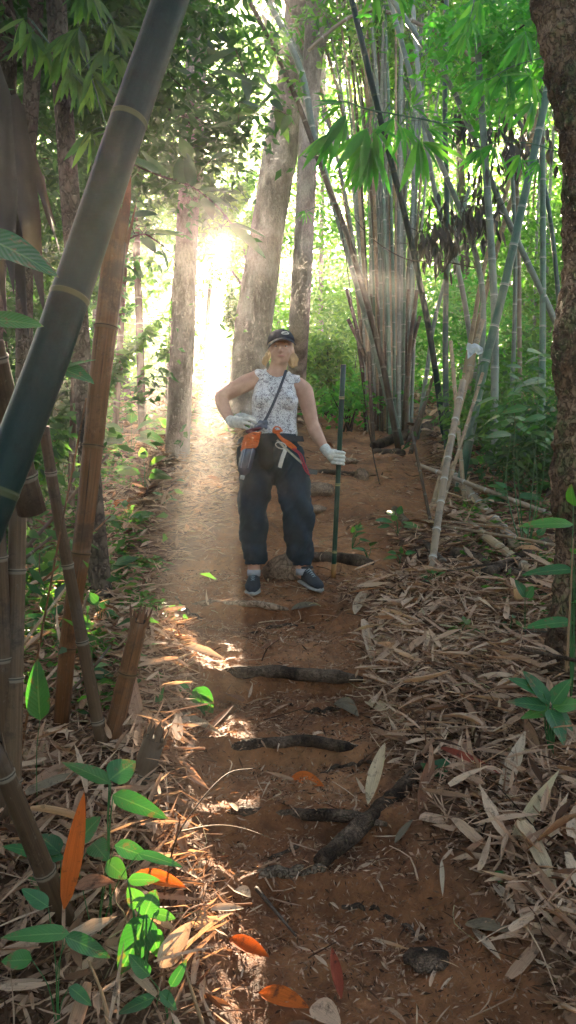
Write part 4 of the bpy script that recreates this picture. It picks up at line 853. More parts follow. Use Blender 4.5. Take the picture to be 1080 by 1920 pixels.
for k, (px, py, n, rad, mt, lab) in enumerate([
    (660, 1030, 6, 34, 'leaf_bright', 'bright ground plant right of the walking stick'), (745, 1005, 7, 36, 'leaf_bright', 'bright broad leaved ground plant before the pale stick'),
    (750, 1060, 6, 30, 'leaf_bright', 'low bright plant at the pale stick foot'), (690, 1050, 5, 28, 'leaf_plant', 'dark ground plant between walking stick and pale stick'),
    (810, 1105, 5, 26, 'leaf_bright', 'tiny bright plant at the pale stick foot'), (1000, 1050, 8, 44, 'leaf_bright', 'bright plant before the mossy trunk middle'),
    (900, 905, 9, 46, 'leaf_mid', 'green ground plant behind the pale fallen cane'), (960, 960, 8, 46, 'leaf_plant', 'dark ground plant beside the fallen cane top'),
    (200, 1100, 9, 52, 'leaf_plant', 'dark leafy plant just right of the rusty bamboo'), (235, 1000, 8, 46, 'leaf_plant', 'dark plant left of the sunbeam foot'),
    (190, 1180, 7, 44, 'leaf_plant', 'dark plant above the splintered stub'), (270, 920, 9, 50, 'leaf_mid', 'green plant left of the trail under the slender trunk'),
    (310, 950, 5, 26, 'leaf_bright', 'tiny bright sprout in the left sunbeam'), (100, 1200, 8, 60, 'leaf_plant', 'dark plant under the grey splintered cane'),
    (60, 1120, 8, 60, 'leaf_plant', 'shaded plant at the left edge beside dark cane'), (245, 860, 10, 60, 'leaf_plant', 'dark green plant under the leafy sapling'),
    (150, 1290, 6, 46, 'leaf_plant', 'shaded plant behind the rusty bamboo foot'), (870, 1195, 5, 30, 'leaf_mid', 'flat green leaves in the litter of the right bank'),
    (320, 830, 8, 36, 'leaf_mid', 'plant at the foot of the slender pale trunk'), (955, 1190, 5, 30, 'leaf_plant', 'small dark plant on the right litter bank'), (650, 750, 8, 26, 'leaf_bright', 'bright plant beside the upper trail bend')]):
    b = G(px, py); lv = []
    for j in range(n):
        a = rng.uniform(-.25, 1.25)*math.pi; q = rad*rng.uniform(.3, .9); ax = px+math.cos(a)*q*.5; ay = py-abs(math.sin(a))*q*.8-rad*.5; ll = rad*rng.uniform(.6, 1.1)
        lv.append((ax, ay, ax+math.cos(a)*ll, ay-math.sin(a)*ll*.5, ll*.42, rng.uniform(-.1, .1), rng.uniform(-.15, .15)))
    plant((px, py), lv, mt, lab, st=.003, ns=6)
# bright shrub left of the mossy trunk
lv = []
for j in range(42):
    px = rng.uniform(905, 1035); py = 655+rng.random()**.8*170+abs(px-970)*.15; a = rng.choice([0, math.pi])+rng.normal()*.5; ll = rng.uniform(26, 50)
    lv.append((px, py, px+math.cos(a)*ll, py+math.sin(a)*ll*.4+4, ll*.42, rng.uniform(-.3, .3), rng.uniform(-.35, .35)))
plant((985, 1010), lv, 'leaf_bright', 'bright green shrub with oval leaves left of the mossy trunk', 'broadleaf_shrub', 'shrub', Y=5.3, ns=6, st=.004)
lv = [(1075, 940+k*45+rng.normal()*8, 1075+(-1)**k*rng.uniform(20, 75)-40, 940+k*45+rng.normal()*14, 26, 0, -.08) for k in range(6)]
plant((1070, 1230), lv, 'leaf_bright', 'climbing plant with pale green leaves on the mossy trunk', 'climbing_plant', 'plant', Y=3.72, ns=8, st=.003)
# big leaves entering from the left
plant((-90, 560), [(-40, 440, 116, 505, 105, 0, .04), (-30, 600, 82, 600, 62, 0, .02), (-30, 470, 40, 480, 60, .1, .1)], 'leaf_bright', 'large glossy green leaves entering from the left edge', 'broadleaf_climber', 'plant', Y=1.45, ground=False, st=.004, ns=14, fold=.06)
plant((90, 760), [(112, 690, 176, 712, 46, 0, -.05), (108, 678, 140, 656, 22), (120, 690, 178, 668, 12)], 'leaf_bright', 'bright oval leaf beside the rusty bamboo', 'broadleaf_sprig', 'plant', Y=2.6, ground=False, st=.003)
# bamboo sprays hanging in front of the clump
def spray(pts, fans, Y, L, mat, lab, w=.155):
    b = P(*pts[0], Y); r = root('bamboo_spray', b, lab, 'branch'); s = MB(); q = spline([P(x, y, Y) for x, y in pts], 30); s.tube(q, np.linspace(.006, .003, 30), 6, rnd=.3); part('stem', s, M['bam_live'], r)
    m = MB()
    for (x, y, n, ang, sprd, ll) in fans:
        c = P(x, y, Y); j = int(np.argmin(np.linalg.norm(q-c, axis=1)))
        MB(); tw = spline([q[j], (q[j]+c)/2+np.array([0, 0, .01]), c], 6); s2 = MB().tube(tw, np.linspace(.003, .0018, 6), 5, rnd=.3); part('twig', s2, M['bam_live'], r)
        n = int(n*1.5)
        for k in range(n):
            a = math.radians(ang+sprd*((k+.5)/n-.5)+rng.normal()*5); dd = np.array([math.cos(a), rng.normal()*.25, math.sin(a)]); le = ll*rng.uniform(.75, 1.1)/F*Y
            N = nrm(np.array([-math.sin(a)*.6+rng.normal()*.3, -1, abs(math.cos(a))*.9]))
            m.leaves([c+nrm(dd)*.012*k*.3], [dd], [N], le, le*w*rng.uniform(.85, 1.15), 6, -.12+rng.normal()*.04, .15, rng.normal()*.3, 'lens', rng.random())
    part('foliage', m, M[mat], r); return r
spray([(850, 238), (800, 225), (745, 215), (690, 205), (640, 190), (600, 210)], [(645, 195, 4, 185, 60, 60), (620, 250, 5, 235, 70, 80), (650, 215, 5, 245, 60, 85), (690, 240, 6, 250, 70, 110), (695, 270, 7, 262, 70, 95), (700, 235, 4, 290, 60, 80), (740, 222, 4, 250, 90, 60), (772, 200, 5, 40, 160, 45), (752, 235, 4, 290, 80, 70), (785, 262, 7, 290, 80, 95), (800, 240, 4, 340, 60, 70), (820, 232, 3, 345, 50, 60)], 4.6, 1, 'leaf_bamboo', 'bright green bamboo spray hanging at upper centre right')
spray([(1075, 90), (1010, 110), (960, 125), (915, 150)], [(910, 150, 6, 235, 120, 60), (950, 130, 6, 255, 90, 70), (985, 60, 5, 255, 70, 80), (995, 140, 6, 240, 110, 70), (1000, 190, 6, 235, 100, 60), (960, 180, 5, 250, 90, 60)], 5.2, 1, 'leaf_bamboo', 'bright bamboo spray against the mossy trunk at upper right')
spray([(1060, 290), (1000, 270), (940, 265)], [(925, 270, 5, 250, 120, 52), (900, 280, 4, 240, 90, 50), (975, 290, 5, 255, 90, 56), (1010, 300, 5, 230, 100, 50)], 5.6, 1, 'leaf_bamboo', 'lower bright bamboo spray left of the mossy trunk')
spray([(800, -40), (765, -15), (735, 0)], [(703, -20, 3, 262, 40, 70), (745, -10, 4, 320, 60, 60), (770, -25, 4, 300, 80, 55)], 4.4, 1, 'leaf_bamboo', 'bamboo leaf tips hanging from the top edge')
spray([(900, -40), (885, 20), (876, 60)], [(880, 30, 5, 262, 90, 60), (872, 60, 5, 250, 70, 55), (900, 0, 4, 250, 90, 60)], 6.0, 1, 'leaf_bamboo', 'small bamboo spray before the thick pale grey culm')
spray([(640, 380), (600, 385), (578, 395)], [(572, 395, 5, 265, 150, 26), (598, 390, 3, 280, 80, 24)], 7, 1, 'leaf_bamboo', 'small leaf tuft on the upright tan trunk')
for (pts, Y, lab) in (([(150, 60), (170, 140), (200, 240)], 4.0, 'dark drooping spray behind the thick bamboo'), ([(60, 40), (100, 90), (140, 120)], 4.4, 'dark spray between the upper left trunks'), ([(170, -30), (190, 40), (220, 90)], 3.8, 'dark spray hanging from the top left edge')):
    spray(pts, [(x+rng.normal()*14, y+rng.normal()*10, 5, rng.uniform(240, 320), 90, 75) for x, y in pts+pts], Y, 1, 'leaf_mid', lab)
# silhouetted broad-leaved sprig by the sun
def sprig(pts, lv, Y, mat, lab):
    b = P(*pts[0], Y); r = root('leafy_sprig', b, lab, 'branch'); s = MB(); q = spline([P(x, y, Y) for x, y in pts], 20); s.tube(q, np.linspace(.005, .002, 20), 6)
    for (ax, ay, bx, by, w) in lv:
        A = P(ax, ay, Y+rng.normal()*.03); B = P(bx, by, Y+rng.normal()*.1); j = int(np.argmin(np.linalg.norm(q-A, axis=1))); s.tube(spline([q[j], A], 3), .0018, 5)
        part('leaf', MB().leaves([A], [B-A], [nrm(np.array([rng.normal()*.4, -1, .8]))], np.linalg.norm(B-A), w/F*Y, 9, rng.uniform(-.15, .05), .12, rng.normal()*.3, 'ovate', rng.random()), M[mat], r)
    part('stem', s, M['bark_dark'], r)
sprig([(230, 300), (300, 330), (350, 345), (400, 380), (440, 425), (470, 440)], [(300, 325, 230, 290, 30), (310, 330, 262, 282, 24), (330, 335, 285, 360, 16), (345, 345, 335, 290, 34), (360, 350, 350, 275, 24), (372, 355, 440, 358, 20), (385, 365, 450, 395, 26), (385, 370, 400, 410, 24), (430, 420, 502, 478, 24), (430, 418, 500, 440, 14), (350, 350, 290, 352, 12), (395, 300, 432, 284, 22), (360, 300, 335, 258, 26), (418, 425, 480, 428, 10)], 3.6, 'leaf_dark', 'silhouetted broad leaved sprig crossing above the sun')
sprig([(200, 470), (262, 440), (290, 450), (320, 475), (330, 500)], [(240, 408, 292, 392, 26), (262, 440, 225, 440, 26), (268, 445, 292, 478, 26), (290, 440, 350, 430, 14), (300, 462, 318, 502, 24), (275, 432, 345, 440, 10), (235, 430, 222, 452, 18)], 3.4, 'leaf_dark', 'leafy sprig beside the thick bamboo left of the sun')
sprig([(440, 90), (470, 160), (500, 200)], [(440+k*9+rng.normal()*20, 90+k*14, 440+k*9+rng.normal()*45, 110+k*14+rng.normal()*20, 20) for k in range(10)], 5.5, 'leaf_dark', 'bluish leafy sprig left of the wide pale trunk')
sprig([(380, 130), (410, 150), (450, 190)], [(385+k*10+rng.normal()*18, 120+k*12, 385+k*10+rng.normal()*50, 125+k*14+rng.normal()*20, 20) for k in range(10)], 5.2, 'leaf_dark', 'leafy sprig high above the sun glare')
# drooping dead leaves hung in the culms
for (px, py, Y, w, h, n, lab) in ((835, 440, 8.3, .22, .30, 120, 'bunch of drooping dark dead leaves on the vertical dark culm'), (900, 400, 8.0, .20, .36, 110, 'dark dead leaf bunch between the grey culms'), (955, 270, 7.6, .28, .26, 110, 'high dark dead leaf bunch left of the mossy trunk'), (800, 450, 8.9, .2, .2, 80, 'purplish dead leaf bunch right of the clump'), (868, 235, 9, .15, .2, 60, 'small dead leaf bunch in the bright sky gap')):
    c = P(px, py, Y); C = c+rng.normal(size=(n, 3))*np.array([w, w*.6, h])*.55; D = rng.normal(size=(n, 3))*.22+np.array([0, 0, -1.])
    r = root('dead_leaf_bunch', c, lab, 'dead leaves'); part('foliage', MB().leaves(C, D, rdir(n), rng.uniform(.12, .22, n), rng.uniform(.03, .05, n), 4, rng.normal(size=n)*.15, rng.uniform(.1, .6, n), rng.normal(size=n)*.8), M['leaf_dead'], r)
    s = MB()
    for k in range(4): e = c+rng.normal(size=3)*np.array([w, w*.5, h*.4]); s.tube(spline([c+np.array([0, 0, h*1.2]), (c+e)/2, e], 6), .004, 4)
    part('twig', s, M['bam_brown'], r)
# dry hanging husks, upper left
r = root('dead_husk_bundle', P(30, 170, 3.2), 'dark dry husks hanging along the left edge trunk', 'dead leaves')
for k, (a, b_, w) in enumerate([((-10, 150), (30, 560), 60), ((20, 180), (85, 600), 44), ((30, 200), (105, 430), 26), ((0, 260), (10, 620), 50), ((10, 300), (60, 640), 36), ((80, 330), (110, 480), 26), ((-20, 100), (60, 330), 40)]):
    A = P(*a, 3.2+.03*k); B = P(*b_, 3.2+.03*k); part('husk', MB().leaves([A], [B-A], [(rng.normal()*.3, -1, .1)], np.linalg.norm(B-A), w/F*3.2, 12, rng.uniform(-.06, .06), .35, rng.normal()*.5, 'sheath', .3), M['leaf_dead'], r)
# grass and herb cover
def tufts(n, x0, x1, y0, y1, cond, L, mb):
    x = rng.uniform(x0, x1, n); y = rng.uniform(y0, y1, n); k = cond(x, y); x, y = x[k], y[k]; m = len(x); per = 7
    C = np.repeat(np.stack([x, y, gz(x, y)], 1), per, 0)+rng.normal(size=(m*per, 3))*np.array([.04, .04, 0])+np.array([0, 0, .01]); hh = rng.uniform(.0, 1., m*per)*L; C[:, 2] += hh
    D = rdir(m*per, -.1, .6); mb.leaves(C, D, rdir(m*per, .3, 1), L*rng.uniform(.5, 1.1, m*per), L*.33*rng.uniform(.6, 1.2, m*per), 2, -.2, .15)
mb = MB()
tufts(3200, -3.2, -.5, 3.2, 9.5, lambda x, y: (vnoise(x*2, y*2, 61) > .3) & (pathness(x, y) < .05) & (x < -.28*y+.6), .085, mb)
tufts(1300, .8, 4.4, 4.2, 10, lambda x, y: (vnoise(x*2, y*2, 62) > .42) & (pathness(x, y) < .05) & (x > .16*y+.35), .075, mb)
tufts(2200, -9, 9, 9.5, 22, lambda x, y: (vnoise(x*.9, y*.9, 63) > .45) & (pathness(x, y) < .1), .16, mb)
solo('undergrowth', mb, M['leaf_mid'], (0, 6, 1.5), 'low green undergrowth on both sides of the trail', 'undergrowth', kind='stuff')
# scrap of white plastic snagged on a twig
c = P(890, 655, 6.6); m = MB(); n = 12; gx, gy = np.meshgrid(np.linspace(-1, 1, n), np.linspace(-1, 1, n))
v = np.stack([gx.ravel()*.065, (vnoise(gx.ravel()*3, gy.ravel()*3, 71)-.5)*.06, gy.ravel()*.05*(1-.3*gx.ravel())+(vnoise(gx.ravel()*2, gy.ravel()*4, 72)-.5)*.05], 1)+c
ii = np.arange(n*n).reshape(n, n); m.add(v, np.stack([ii[:-1, :-1].ravel(), ii[:-1, 1:].ravel(), ii[1:, 1:].ravel(), ii[1:, :-1].ravel()], 1))
t = NT('plastic'); solo('plastic_scrap', m, t.bsdf((.7, .74, .78), .3, .5, None, (.6, .65, .7), .4), c, 'crumpled scrap of white plastic snagged among the culms', 'plastic scrap')
for (px, py, w, lab) in ((462, 900, 30, 'pale paper like scrap on the trail left of the knee'),): pass

# ------------------------------------------------------------------ person
PK_ = 5/F
def Qp(px, py, dy=0.): return np.array([(px-540)*PK_, 5+dy, CAMZ-(py-960)*PK_])
feet = Qp(515, 1096)
me_root = root('person', feet, 'person in a patterned sleeveless top, dark trousers and cap leaning on a stick', 'person')
def remesh(mb, voxel, smooth_it=2, fac=.5, disp=None, loc=feet):
    me = mb.mesh('tmp'); ob = bpy.data.objects.new('tmp', me); COL.objects.link(ob)
    md = ob.modifiers.new('r', 'REMESH'); md.mode = 'VOXEL'; md.voxel_size = voxel
    if smooth_it: sm = ob.modifiers.new('s', 'SMOOTH'); sm.iterations = smooth_it; sm.factor = fac
    dg = bpy.context.evaluated_depsgraph_get(); dg.update(); nm = bpy.data.meshes.new_from_object(ob.evaluated_get(dg))
    bpy.data.objects.remove(ob); bpy.data.meshes.remove(me)
    n = len(nm.vertices); co = np.zeros(n*3); nm.vertices.foreach_get('co', co); co = co.reshape(-1, 3)
    if disp is not None:
        no = np.zeros(n*3); nm.vertices.foreach_get('normal', no); co = co+no.reshape(-1, 3)*disp(co)[:, None]
    nm.vertices.foreach_set('co', (co-np.array(loc)).ravel()); nm.polygons.foreach_set('use_smooth', np.ones(len(nm.polygons), bool)); nm.update(); return nm
def pobj(name, me, mat, parent=me_root, label=None):
    me.name = name; o = bpy.data.objects.new(name, me); COL.objects.link(o); o.parent = parent; me.materials.append(mat)
    if label: o['label'] = label
    return o
def cap_chain(mb, pts, rad, flat=1., n=24, seg=20, up=(0, -1, 0)):
    """tapered limb with rounded ends; flat scales the thickness front to back"""
    p = spline(pts, n); s = np.linspace(0, len(pts)-1, n); r = np.interp(s, range(len(rad)), rad)
    e0 = nrm(p[0]-p[1]); e1 = nrm(p[-1]-p[-2]); add0 = [p[0]+e0*r[0]*c for c in (.95, .7, .35)]; add1 = [p[-1]+e1*r[-1]*c for c in (.35, .7, .95)]
    rr = [r[0]*c for c in (.31, .71, .94)]; r1 = [r[-1]*c for c in (.94, .71, .31)]
    mb.tube(np.vstack([add0, p, add1]), np.concatenate([rr, r, r1]), seg, flat=flat, upv=up)
B = MB()
# neck, head, jaw
hc = Qp(527, 654, -.02)
cap_chain(B, [Qp(516, 712, .01), Qp(521, 692, .0), Qp(525, 672, -.01)], [.07, .056, .054])
B.ell(hc, (.074, .092, .1), None, 24, 18); B.ell(hc+[-.002, -.025, -.055], (.058, .066, .062), None, 22, 16); B.ell(hc+[0, -.062, -.088], (.028, .024, .02))
for s_ in (-1, 1): B.ell(hc+[s_*.034, -.058, -.045], (.026, .026, .026)); B.ell(hc+[s_*.076, .0, -.025], (.01, .02, .03))
cap_chain(B, [hc+[0, -.088, -.01], hc+[0, -.104, -.038]], [.008, .013]); B.ell(hc+[0, -.085, -.038], (.019, .014, .01)); B.ell(hc+[0, -.083, .015], (.05, .016, .012)); B.ell(hc+[0, -.082, -.068], (.024, .014, .011))
# torso under the clothes, chest and hips
cap_chain(B, [Qp(516, 722, .02), Qp(514, 760, .0), Qp(513, 800, .0), Qp(510, 850, .02)], [.115, .13, .125, .14], .72)
cap_chain(B, [Qp(480, 708, .02), Qp(518, 712, .02), Qp(562, 722, .02)], [.05, .065, .05], .9)
# her right arm, hand on hip
cap_chain(B, [Qp(477, 711, .02), Qp(462, 717, .02), Qp(438, 730, .02), Qp(416, 744, .0)], [.052, .056, .05, .043])
cap_chain(B, [Qp(414, 745, .0), Qp(419, 762, -.02), Qp(429, 782, -.06), Qp(437, 795, -.09)], [.041, .043, .034, .027], n=16)
# her left arm, down to the stick
cap_chain(B, [Qp(563, 722, .02), Qp(571, 733, .02), Qp(578, 762, .01), Qp(585, 793, .0)], [.048, .055, .05, .042])
cap_chain(B, [Qp(585, 793, .0), Qp(592, 812, -.02), Qp(602, 832, -.06), Qp(610, 846, -.08)], [.042, .043, .033, .026], n=16)
# legs inside the trousers down to the shoes
cap_chain(B, [Qp(484, 862), Qp(478, 955), Qp(476, 1045), Qp(476, 1078, .01)], [.09, .06, .042, .036]); cap_chain(B, [Qp(538, 862), Qp(560, 955, -.05), Qp(566, 1045), Qp(567, 1076, .01)], [.09, .06, .042, .036])
t = NT('skin'); sn = t.noise(22, 4, .6); sk = t.ramp(sn, [(.3, (.47, .25, .17)), (.7, (.58, .33, .235))])
M['skin'] = t.bsdf(sk, .52, .4, t.bump(t.noise(160, 3), .08, .002)); p_ = [n for n in t.t.nodes if n.type == 'BSDF_PRINCIPLED'][0]; p_.inputs['Subsurface Weight'].default_value = .12; p_.inputs['Subsurface Radius'].default_value = (.02, .008, .004)
body = pobj('body', remesh(B, .0052, 4), M['skin'])
def flatmat(name, c, rough=.6, spec=.3, metal=0., sheen=0., noise=None, bs=.3, sc=(1, 1, 1)):
    t = NT(name); col = c
    bp = None
    if noise:
        nn = t.noise(noise, 4, .6, sc=sc); col = t.ramp(nn, [(.3, tuple(v*.72 for v in c)), (.7, tuple(min(1, v*1.22) for v in c))]); bp = t.bump(nn, bs, .006)
    return t.bsdf(col, rough, spec, bp, None, 0, sheen, 0, metal)
# face details
m = MB()
for s_ in (-1, 1): m.ell(hc+[s_*.029, -.079, -.004], (.011, .008, .006))
pobj('eye', m.mesh('e', feet), flatmat('eye_white', (.6, .56, .52), .3))
m = MB()
for s_ in (-1, 1): m.ell(hc+[s_*.029, -.0855, -.005], (.005, .003, .005))
pobj('iris', m.mesh('e', feet), flatmat('iris', (.05, .03, .02), .2))
m = MB()
for s_ in (-1, 1): cap_chain(m, [hc+[s_*.015, -.093, .014], hc+[s_*.03, -.094, .018], hc+[s_*.045, -.083, .013]], [.003, .003, .002], n=8, seg=8)
pobj('eyebrow', m.mesh('e', feet), flatmat('brow', (.16, .09, .05), .8))
m = MB(); cap_chain(m, [hc+[-.021, -.086, -.066], hc+[0, -.096, -.067], hc+[.021, -.086, -.066]], [.003, .0055, .003], n=10, seg=8)
pobj('lips', m.mesh('e', feet), flatmat('lips', (.45, .17, .14), .4))
# hair: light strands gathered low on both sides of the neck
H = MB(); H.ell(hc+[0, .036, .005], (.082, .082, .09), None, 22, 16)
for s_, q in ((-1, [hc+[-.065, .0, -.02], hc+[-.085, -.01, -.06], hc+[-.098, -.01, -.09], hc+[-.10, -.012, -.112]]), (1, [hc+[.062, .0, -.03], hc+[.075, -.015, -.07], hc+[.078, -.02, -.09], hc+[.08, -.025, -.12]])):
    for k in range(9): o = rng.normal(size=3)*np.array([.010, .012, .005]); cap_chain(H, [np.array(x)+o*(1 if j else .3) for j, x in enumerate(q)], [.013, .015, .010, .003], n=12, seg=8)
hm = remesh(H, .004, 1, disp=lambda c: (vnoise(c[:, 0]*150+c[:, 1]*90, c[:, 2]*14, 77)-.5)*.009); k_ = flatmat('hair', (.5, .31, .15), .5, .4, noise=60, bs=.8, sc=(1, 1, .15)); pobj('hair', hm, k_)
# cap
Cp = MB(); cc = hc+[0, .004, .035]; tiltR = Matrix.Rotation(math.radians(-8), 3, 'Y') @ Matrix.Rotation(math.radians(-2), 3, 'X')
seg = 32; rows = []
for i in range(9):
    ph = math.pi/2*i/8; rows.append([(math.cos(t_)*.088*math.cos(ph)**.8, math.sin(t_)*.1*math.cos(ph)**.8, .082*math.sin(ph)+.0) for t_ in np.linspace(0, 2*np.pi, seg, endpoint=False)])
v = np.array(rows).reshape(-1, 3); Rn = np.array(tiltR); q = [(i*seg+j, i*seg+(j+1) % seg, (i+1)*seg+(j+1) % seg, (i+1)*seg+j) for i in range(8) for j in range(seg)]
Cp.add(v@Rn.T+cc, q)
Cp.ell(cc+Rn@np.array([0, 0, .083]), (.008, .008, .005))
capm = flatmat('cap_cloth', (.025, .028, .045), .85, .2, noise=90, bs=.3); capo = pobj('cap', Cp.mesh('c', feet), capm); so = capo.modifiers.new('s', 'SOLIDIFY'); so.thickness = .003
Vz = MB(); rows = []
for i in range(7):
    u_ = i/6; rows.append([(math.sin(a_)*(.083+.008*u_), -math.cos(a_)*(.096+.07*u_*math.cos(a_*.75)**1.2)+.0, .006-.03*u_-.018*(math.sin(a_)**2)*1.0) for a_ in np.linspace(-1.25, 1.25, 21)])
v = np.array(rows).reshape(-1, 3); Vz.add(v@Rn.T+cc, [(i*21+j, i*21+j+1, (i+1)*21+j+1, (i+1)*21+j) for i in range(6) for j in range(20)])
vo = pobj('visor', Vz.mesh('v', feet), capm, capo); so = vo.modifiers.new('s', 'SOLIDIFY'); so.thickness = .003
# the pale curved emblem on the cap front: a swept ring with a short bar through it
Em = MB(); 
def onc(a_, z_): ph = math.asin(min(.99, z_/.082)); return cc+Rn@(np.array([math.sin(a_)*.0895*math.cos(ph)**.8, -math.cos(a_)*.1015*math.cos(ph)**.8, z_]))
ring = [onc(.42+.3*math.cos(t_), .036+.010*math.sin(t_)) for t_ in np.linspace(.5, 2*math.pi-.1, 22)]; Em.tube(ring, .0022, 6); Em.tube([onc(a_, .036+.003*math.sin(a_*9)) for a_ in np.linspace(.2, .75, 8)], .002, 6)
pobj('emblem', Em.mesh('e', feet), flatmat('emblem', (.7, .7, .68), .5), capo)

# sleeveless top
T = MB()
cap_chain(T, [Qp(517, 722, .018), Qp(515, 752, -.004), Qp(514, 785, .0), Qp(513, 812, .0)], [.126, .146, .140, .150], .70, n=30, seg=32)
cap_chain(T, [Qp(486, 705, .02), Qp(518, 716, .022), Qp(556, 716, .02)], [.045, .070, .045], 1.0)
T.ell(Qp(494, 752, -.075), (.062, .05, .058)); T.ell(Qp(541, 755, -.075), (.062, .05, .058))
def tdisp(c):
    return (vnoise(c[:, 0]*16+c[:, 1]*9, c[:, 2]*9, 81)-.5)*.014*np.clip((1.95+.1-c[:, 2])/.25, .2, 1)+(vnoise(c[:, 0]*40, c[:, 2]*16, 82)-.5)*.005
t = NT('print_cloth'); vo = t.n('ShaderNodeTexVoronoi'); vo.feature = 'DISTANCE_TO_EDGE'; vo.inputs['Scale'].default_value = 75
tc = t.n('ShaderNodeTexCoord'); t.l(tc.outputs['Object'], vo.inputs['Vector'])
nz = t.noise(95, 3, .7, dist=1.2); nz2 = t.noise(30, 2, .5)
ink = t.ramp(t.math('ADD', nz, t.math('MULTIPLY', nz2, .35)), [(.69, (0, 0, 0)), (.74, (1, 1, 1))]); ln = t.ramp(vo.outputs['Distance'], [(.02, (.7, .7, .7)), (.07, (0, 0, 0))])
c_ = t.mix(ink, (.82, .82, .84), (.12, .11, .14)); c_ = t.mix(ln, c_, (.42, .4, .45))
M['top'] = t.bsdf(c_, .8, .2, t.bump(t.noise(60, 3), .15, .003), (.6, .58, .6), .12)
top = remesh(T, .0055, 3, disp=tdisp); 
# trim the top: neckline, armholes and hem follow the body
def trim(me, keep):
    import bmesh
    bm = bmesh.new(); bm.from_mesh(me); dl = [v for v in bm.verts if not keep(v.co)]; bmesh.ops.delete(bm, geom=dl, context='VERTS'); bm.to_mesh(me); bm.free()
def px_of(v): return 540+(v.x+feet[0])/PK_, 960-(v.z+feet[2]-CAMZ)/PK_
def keep_top(v):
    x, y = px_of(v); front = v.y+feet[1] < 5.03
    if y > 824: return False
    if front and ((x-520)/20)**2+((y-692)/17)**2 < 1: return False
    if (not front) and ((x-520)/20)**2+((y-692)/10)**2 < 1: return False
    if x < 472+max(0, (728-y))*.16 and y < 735: return False
    if x > 565-max(0, (735-y))*.10 and y < 740: return False
    return True
trim(top, keep_top); to = pobj('sleeveless_top', top, M['top']); so = to.modifiers.new('s', 'SOLIDIFY'); so.thickness = .003; so.offset = 1
# trousers
R_ = MB()
cap_chain(R_, [Qp(511, 822, .0), Qp(510, 842, .01), Qp(509, 862, .015)], [.152, .172, .165], .74, n=16, seg=32)
cap_chain(R_, [Qp(484, 858, .0), Qp(478, 905, -.01), Qp(474, 955, -.02), Qp(474, 1005, .0), Qp(475, 1038, .0), Qp(476, 1054, .0)], [.112, .103, .088, .083, .076, .058], 1.0, n=40, seg=28)
cap_chain(R_, [Qp(537, 858, .0), Qp(549, 905, -.05), Qp(558, 950, -.08), Qp(561, 1000, -.03), Qp(564, 1038, .0), Qp(566, 1056, .0)], [.112, .106, .094, .090, .082, .06], 1.0, n=40, seg=28)
def pdisp(c):
    z = c[:, 2]; x = c[:, 0]; y = c[:, 1]; leg = np.where(x > -.11, 1., 0.)
    f = (vnoise((x*.9+z*.55)*17, z*5+leg*9, 91)-.5)*.030*np.clip((2.0-z)/.4, .3, 1)
    f += (np.abs(vnoise((x*1.2-z*.8)*26+leg*5, z*9+y*5, 92)-.5)-.2)*.016
    f += (vnoise(x*14+y*14, z*30, 93)-.5)*.018*np.clip((1.42-z)/.15, 0, 1)+(vnoise(x*50, z*50, 94)-.5)*.003
    return f
M['trousers'] = flatmat('trouser_cloth', (.016, .030, .044), .75, .15, noise=14, bs=.35, sc=(1, 1, .4))
tr = remesh(R_, .006, 3, disp=pdisp); trim(tr, lambda v: px_of(v)[1] > 815 and px_of(v)[1] < 1058); tro = pobj('trousers', tr, M['trousers']); so = tro.modifiers.new('s', 'SOLIDIFY'); so.thickness = .003; so.offset = 1
# cuffs: gathered hems
m = MB()
for (px, py) in ((476, 1055), (566, 1057)):
    m = MB(); a_ = np.linspace(0, 2*np.pi, 40); m.tube([Qp(px, py)+np.array([math.cos(t_)*.051, math.sin(t_)*.05, .003*math.sin(t_*9)]) for t_ in a_], .008, 8); pobj('cuff', m.mesh('c', feet), M['trousers'], tro)
